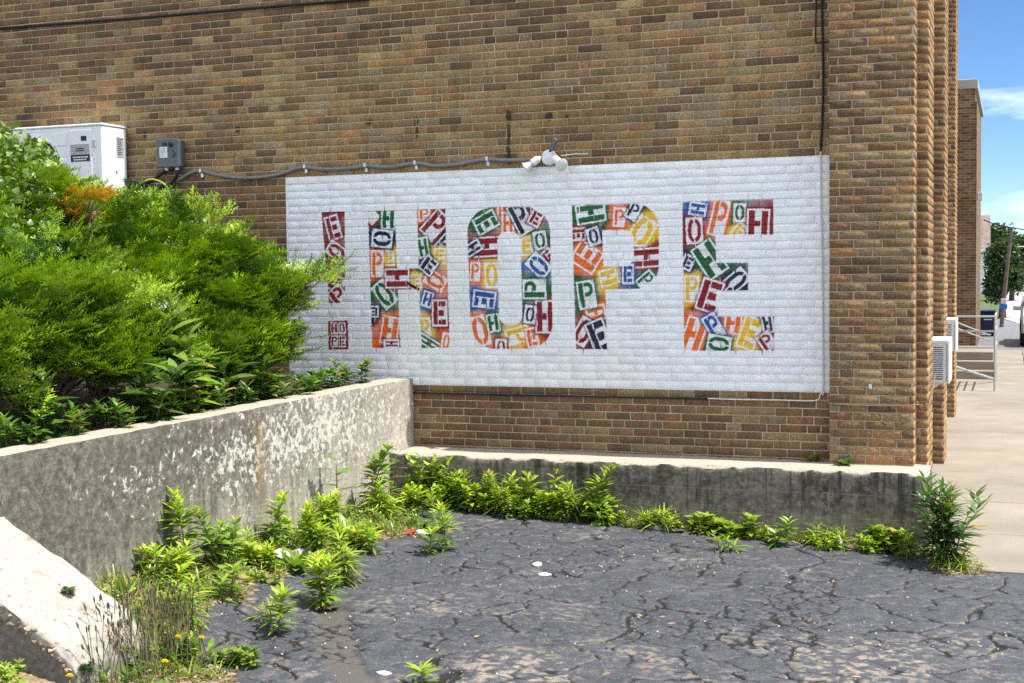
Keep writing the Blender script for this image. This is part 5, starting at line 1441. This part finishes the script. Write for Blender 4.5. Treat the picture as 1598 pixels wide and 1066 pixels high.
def yew(base, lobes, n, seed, label, tone=((.04, .11, .010), (.31, .47, .016)), size=(.15, .27)):
    r = np.random.default_rng(seed); t = empty('yew_shrub', base, 0, label, 'shrub', 'yew shrubs in the raised bed'); B = np.array(base)
    C0, D0 = shell(lobes, max(6, n//20), r, .72)                    # boughs; each carries a fan of sprays
    q_ = r.integers(0, len(C0), n); D = D0[q_]
    P = C0[q_]+r.normal(0, 1, (n, 3))*np.array((.10, .10, .026))*(size[1]/.25)
    ok = (P[:, 1] < -.15) & (P[:, 2] > .04) & ((P[:, 0] < -4.06) | (P[:, 2] > .84)); P, D = P[ok], D[ok]; k = len(P)
    dirs = D.copy(); dirs[:, 2] = dirs[:, 2]*.45+.22+r.normal(0, .16, k); dirs[:, :2] += r.normal(0, .32, (k, 2))
    ups = np.array((0, 0, 1.))+.35*r.normal(size=(k, 3)); sc = size[0]+(size[1]-size[0])*r.random(k)
    fr = frames(P-B, dirs, ups, sc)
    tt = np.clip((.6+.32*r.normal(size=len(C0)))[q_][ok][:, None]+.18*r.normal(size=(k, 1)), 0, 1); c = np.array(tone[0])*(1-tt)+np.array(tone[1])*tt
    parts = []
    for q, (bv, bf, bw) in enumerate(FR):
        s = slice(q, None, 3); parts.append(scatter(bv, bf, fr[s], c[s], bw))
    V, F, C = join(parts); tag(mesh_np('foliage', V, F, M_YEW, t, cols=C), kind='stuff')
    mb = MB()
    for (x, y, z, a, b, c_) in lobes:
        for q in range(5):
            e = np.array((x, y, z))-B+r.normal(0, .35, 3)*np.array((a, b, c_)); e[2] = max(e[2], .1)
            mb.tube([(r.normal(0, .05), r.normal(0, .05), -.08), tuple(e*np.array((.4, .4, .55))), tuple(e)], [.022, .014, .004], 6)
    tag(mb.build('branches', M_TWIG, t, True), kind='stuff')
    return t
yew((-4.65, -1.55, .02), [(-4.98, -1.55, .92, .56, .50, .58), (-4.55, -1.60, .66, .48, .48, .42), (-4.22, -1.55, .58, .30, .36, .34), (-4.55, -1.8, .32, .62, .5, .32), (-4.15, -2.0, .30, .30, .5, .28), (-4.00, -1.35, .93, .28, .10, .06)], 4200, 501, 'feathery yew shrub reaching out in front of the mural')
yew((-5.35, -2.1, .02), [(-5.40, -2.05, 1.02, .55, .52, .52), (-5.10, -2.25, .70, .55, .50, .50), (-5.80, -2.0, .86, .58, .50, .64)], 2800, 502, 'yew shrub standing below the condenser unit')
yew((-4.45, -3.95, .02), [(-4.50, -3.85, .62, .52, .55, .46), (-4.20, -3.45, .45, .36, .45, .40), (-4.50, -4.50, .58, .50, .50, .46), (-4.22, -4.95, .35, .38, .5, .36), (-4.35, -3.2, .30, .45, .5, .32), (-4.75, -2.8, .45, .45, .5, .42)], 3200, 503, 'yellow green yew shrub at the left edge above the retaining wall')
yew((-5.45, -3.2, .02), [(-5.50, -3.1, 1.15, .55, .55, .65), (-5.15, -3.35, .75, .55, .55, .6)], 2000, 504, 'vine covered yew at the upper left')

def leaf_heap(base, lobes, n, seed, label, bs, L, tone, name, cat='vine', group=None, up=.2, inner=.8):
    r = np.random.default_rng(seed); t = empty(name, base, 0, label, cat, group); B = np.array(base)
    P, D = shell(lobes, n, r, inner); ok = (P[:, 1] < -.12) & (P[:, 2] > .05); P, D = P[ok], D[ok]; k = len(P)
    dirs = D*.6+r.normal(0, .6, (k, 3)); dirs[:, 2] -= .2-up
    fr = frames(P-B, dirs, D+np.array((0, 0, .6))+.4*r.normal(size=(k, 3)), L*(.6+.7*r.random(k)))
    V, F, C = scatter(bs[0], bs[1], fr, greens(r, k, *tone, .2)); tag(mesh_np('leaves', V, F, M_LEAF, t, cols=C), kind='stuff')
    mb = MB()
    for q in range(26):
        a = r.integers(0, k); b = r.integers(0, k); p, s = P[a]-B, P[b]-B
        if np.linalg.norm(p-s) < .7: mb.tube(smooth_path([tuple(p), tuple((p+s)/2+np.array((0, 0, .05))), tuple(s)], 3), .004, 4)
    mb.tube([(0, 0, -.05), (0, 0, .3)], .006, 5)
    tag(mb.build('stems', M_STEM, t, True), kind='stuff'); return t
PALE = ((.07, .15, .025), (.28, .40, .10))
leaf_heap((-5.5, -3.15, .02), [(-5.50, -3.1, 1.38, .64, .60, .76), (-5.15, -3.4, .9, .62, .60, .66), (-5.28, -3.0, 1.66, .34, .3, .30)], 2900, 520, 'pale leafed vine heaped over the upper left shrub', HEART, .046, PALE, 'climbing_vine', 'vine', 'vines in the raised bed')
leaf_heap((-5.0, -2.7, .02), [(-4.95, -2.65, .70, .40, .35, .55), (-4.72, -2.45, .55, .25, .3, .45)], 700, 521, 'vine climbing between the yew shrubs', HEART, .06, PALE, 'climbing_vine', 'vine', 'vines in the raised bed')
leaf_heap((-4.5, -1.75, .02), [(-4.62, -2.0, .70, .10, .08, .50), (-4.30, -2.1, .62, .12, .06, .2)], 170, 522, 'thin vine hanging down the middle of the front yew', HEART, .05, PALE, 'climbing_vine', 'vine', 'vines in the raised bed')
leaf_heap((-6.1, -.9, .02), [(-6.05, -.75, 1.35, .35, .35, .40), (-5.75, -.9, 1.0, .4, .4, .5)], 900, 523, 'leafy vine beside the condenser and the black cables', HEART, .06, PALE, 'climbing_vine', 'vine', 'vines in the raised bed')
tr = MB().tube(smooth_path([(-5.62, -1.35, 1.55), (-5.55, -1.3, 1.72), (-5.42, -1.25, 1.80), (-5.30, -1.2, 1.74), (-5.26, -1.2, 1.58)]), .007, 6).build('vine_tendril', simple('lime_tendril', (.36, .40, .06), .6)); tag(tr, 'yellow green tendril arching in front of the disconnect box', 'vine')
yew((-4.8, -2.95, 1.1), [(-4.70, -2.98, 1.50, .11, .05, .05), (-4.86, -3.0, 1.43, .07, .05, .04)], 55, 530, 'orange brown withered sprig on top of the shrubs', ((.42, .19, .015), (.68, .38, .03)), (.10, .17))['category'] = 'withered sprig'
# tall broad leaved weeds between shrub and wall
for q, (x, y, h, lab) in enumerate(((-4.02, -3.05, .78, 'tall weed with long pale leaves in the middle of the bed'), (-4.05, -2.75, .58, 'long leaved weed right of the tallest bed weed'), (-4.0, -2.35, .45, 'dark leaved weed under the front yew'),
                                    (-4.0, -3.45, .42, 'lance leaved weed over the retaining wall, left of the tall weed'), (-3.98, -1.95, .34, 'dark leafy weed above the white bloom of the retaining wall'), (-4.05, -4.3, .36, 'long leaved weed at the left edge over the retaining wall'))):
    horseweed((x, y, .03), h, 540+q, lab, 3, .21, 42, (DARKG, (.17, .28, .05)) if q > 1 else (MIDG, (.27, .38, .09)), 'tall weeds in the raised bed', 'tall_weed', BROAD, .07)
for q, y in enumerate((-5.2, -4.75, -4.3, -3.9, -3.5, -3.1, -2.7, -2.35, -2.0, -1.65, -1.3, -.95, -.65)):
    clump((-3.92+.03*math.sin(q*2), y, .03), .17+.05*random.random(), .20, 560+q, ORD[q]+' leafy edging weed from the left along the top of the retaining wall', 130, None, .085, (DARKG, (.13, .24, .03)), 'edging_weed', 'edging weeds along the retaining wall')

# ---------------------------------------------------------------- litter
M_PAPER = simple('paper_white', (.75, .73, .70), .7); M_REDP = simple('paper_red', (.55, .03, .05), .6); M_BLUEP = simple('blue_plastic', (.03, .22, .55), .5)
def crumple(name, loc, sx, sy, sz, seed, mat, label, cat, n=7):
    r = np.random.default_rng(seed); u, v = np.meshgrid(np.linspace(0, 2*math.pi, n+5)[:-1], np.linspace(.02, math.pi-.02, n)); k = .7+.5*r.random(u.shape)
    V = np.stack([sx*k*np.sin(v)*np.cos(u), sy*k*np.sin(v)*np.sin(u), sz*(k*np.cos(v)+.7)], -1).reshape(-1, 3); a, b = u.shape
    F = [(i*b+j, i*b+(j+1) % b, (i+1)*b+(j+1) % b, (i+1)*b+j) for i in range(a-1) for j in range(b)]
    o = mesh_np(name, V, F, mat); o.location = loc; tag(o, label, cat); return o
wp = empty('wrapper', on(-2.80, -1.74, .01), .4, 'crumpled red and white wrapper at the asphalt edge', 'litter')
for nm, m_, x, s in (('white_half', M_PAPER, .06, 1.), ('red_half', M_REDP, -.05, .7)):
    o = crumple(nm, (x, 0, 0), .07*s, .035, .018, 4, m_, None, None); o.parent = wp
crumple('white_stone', on(-1.668, -2.256), .035, .028, .018, 1, M_PAPER, 'white stone on the asphalt, farther of two', 'stone')
crumple('white_stone', on(-1.538, -2.472), .045, .03, .010, 2, M_PAPER, 'flat white stone on the asphalt, nearer of two', 'stone')
crumple('plastic_bag', on(-3.21, -3.02, .01), .085, .06, .045, 3, M_PAPER, 'crumpled white plastic bag in the soil strip', 'litter')
crumple('grey_rock', on(-3.12, -2.92, .0), .09, .06, .05, 13, simple('grey_rock', (.33, .32, .31), .9), 'grey rock beside the plastic bag', 'stone')
crumple('blue_scrap', on(-2.53, -.72, .01), .035, .015, .008, 5, M_BLUEP, 'small blue plastic scrap below the low wall', 'litter')
crumple('asphalt_chunk', on(-1.17, -.70, .005), .16, .06, .025, 6, simple('asphalt_chunk', (.075, .075, .075), .9), 'loose slab of broken asphalt by the low wall', 'rubble')
crumple('white_cup', on(.17, -.66, .01), .022, .022, .05, 7, M_PAPER, 'small white cup upright at the foot of the low wall', 'litter')
crumple('pale_paper', on(-1.592, -4.80, .0), .05, .03, .008, 8, M_PAPER, 'pale flat paper scrap near the bottom edge', 'litter')
crumple('white_stone', on(-2.95, -4.72, .0), .03, .025, .02, 9, M_PAPER, 'small white stone among the plantain stalks', 'stone')
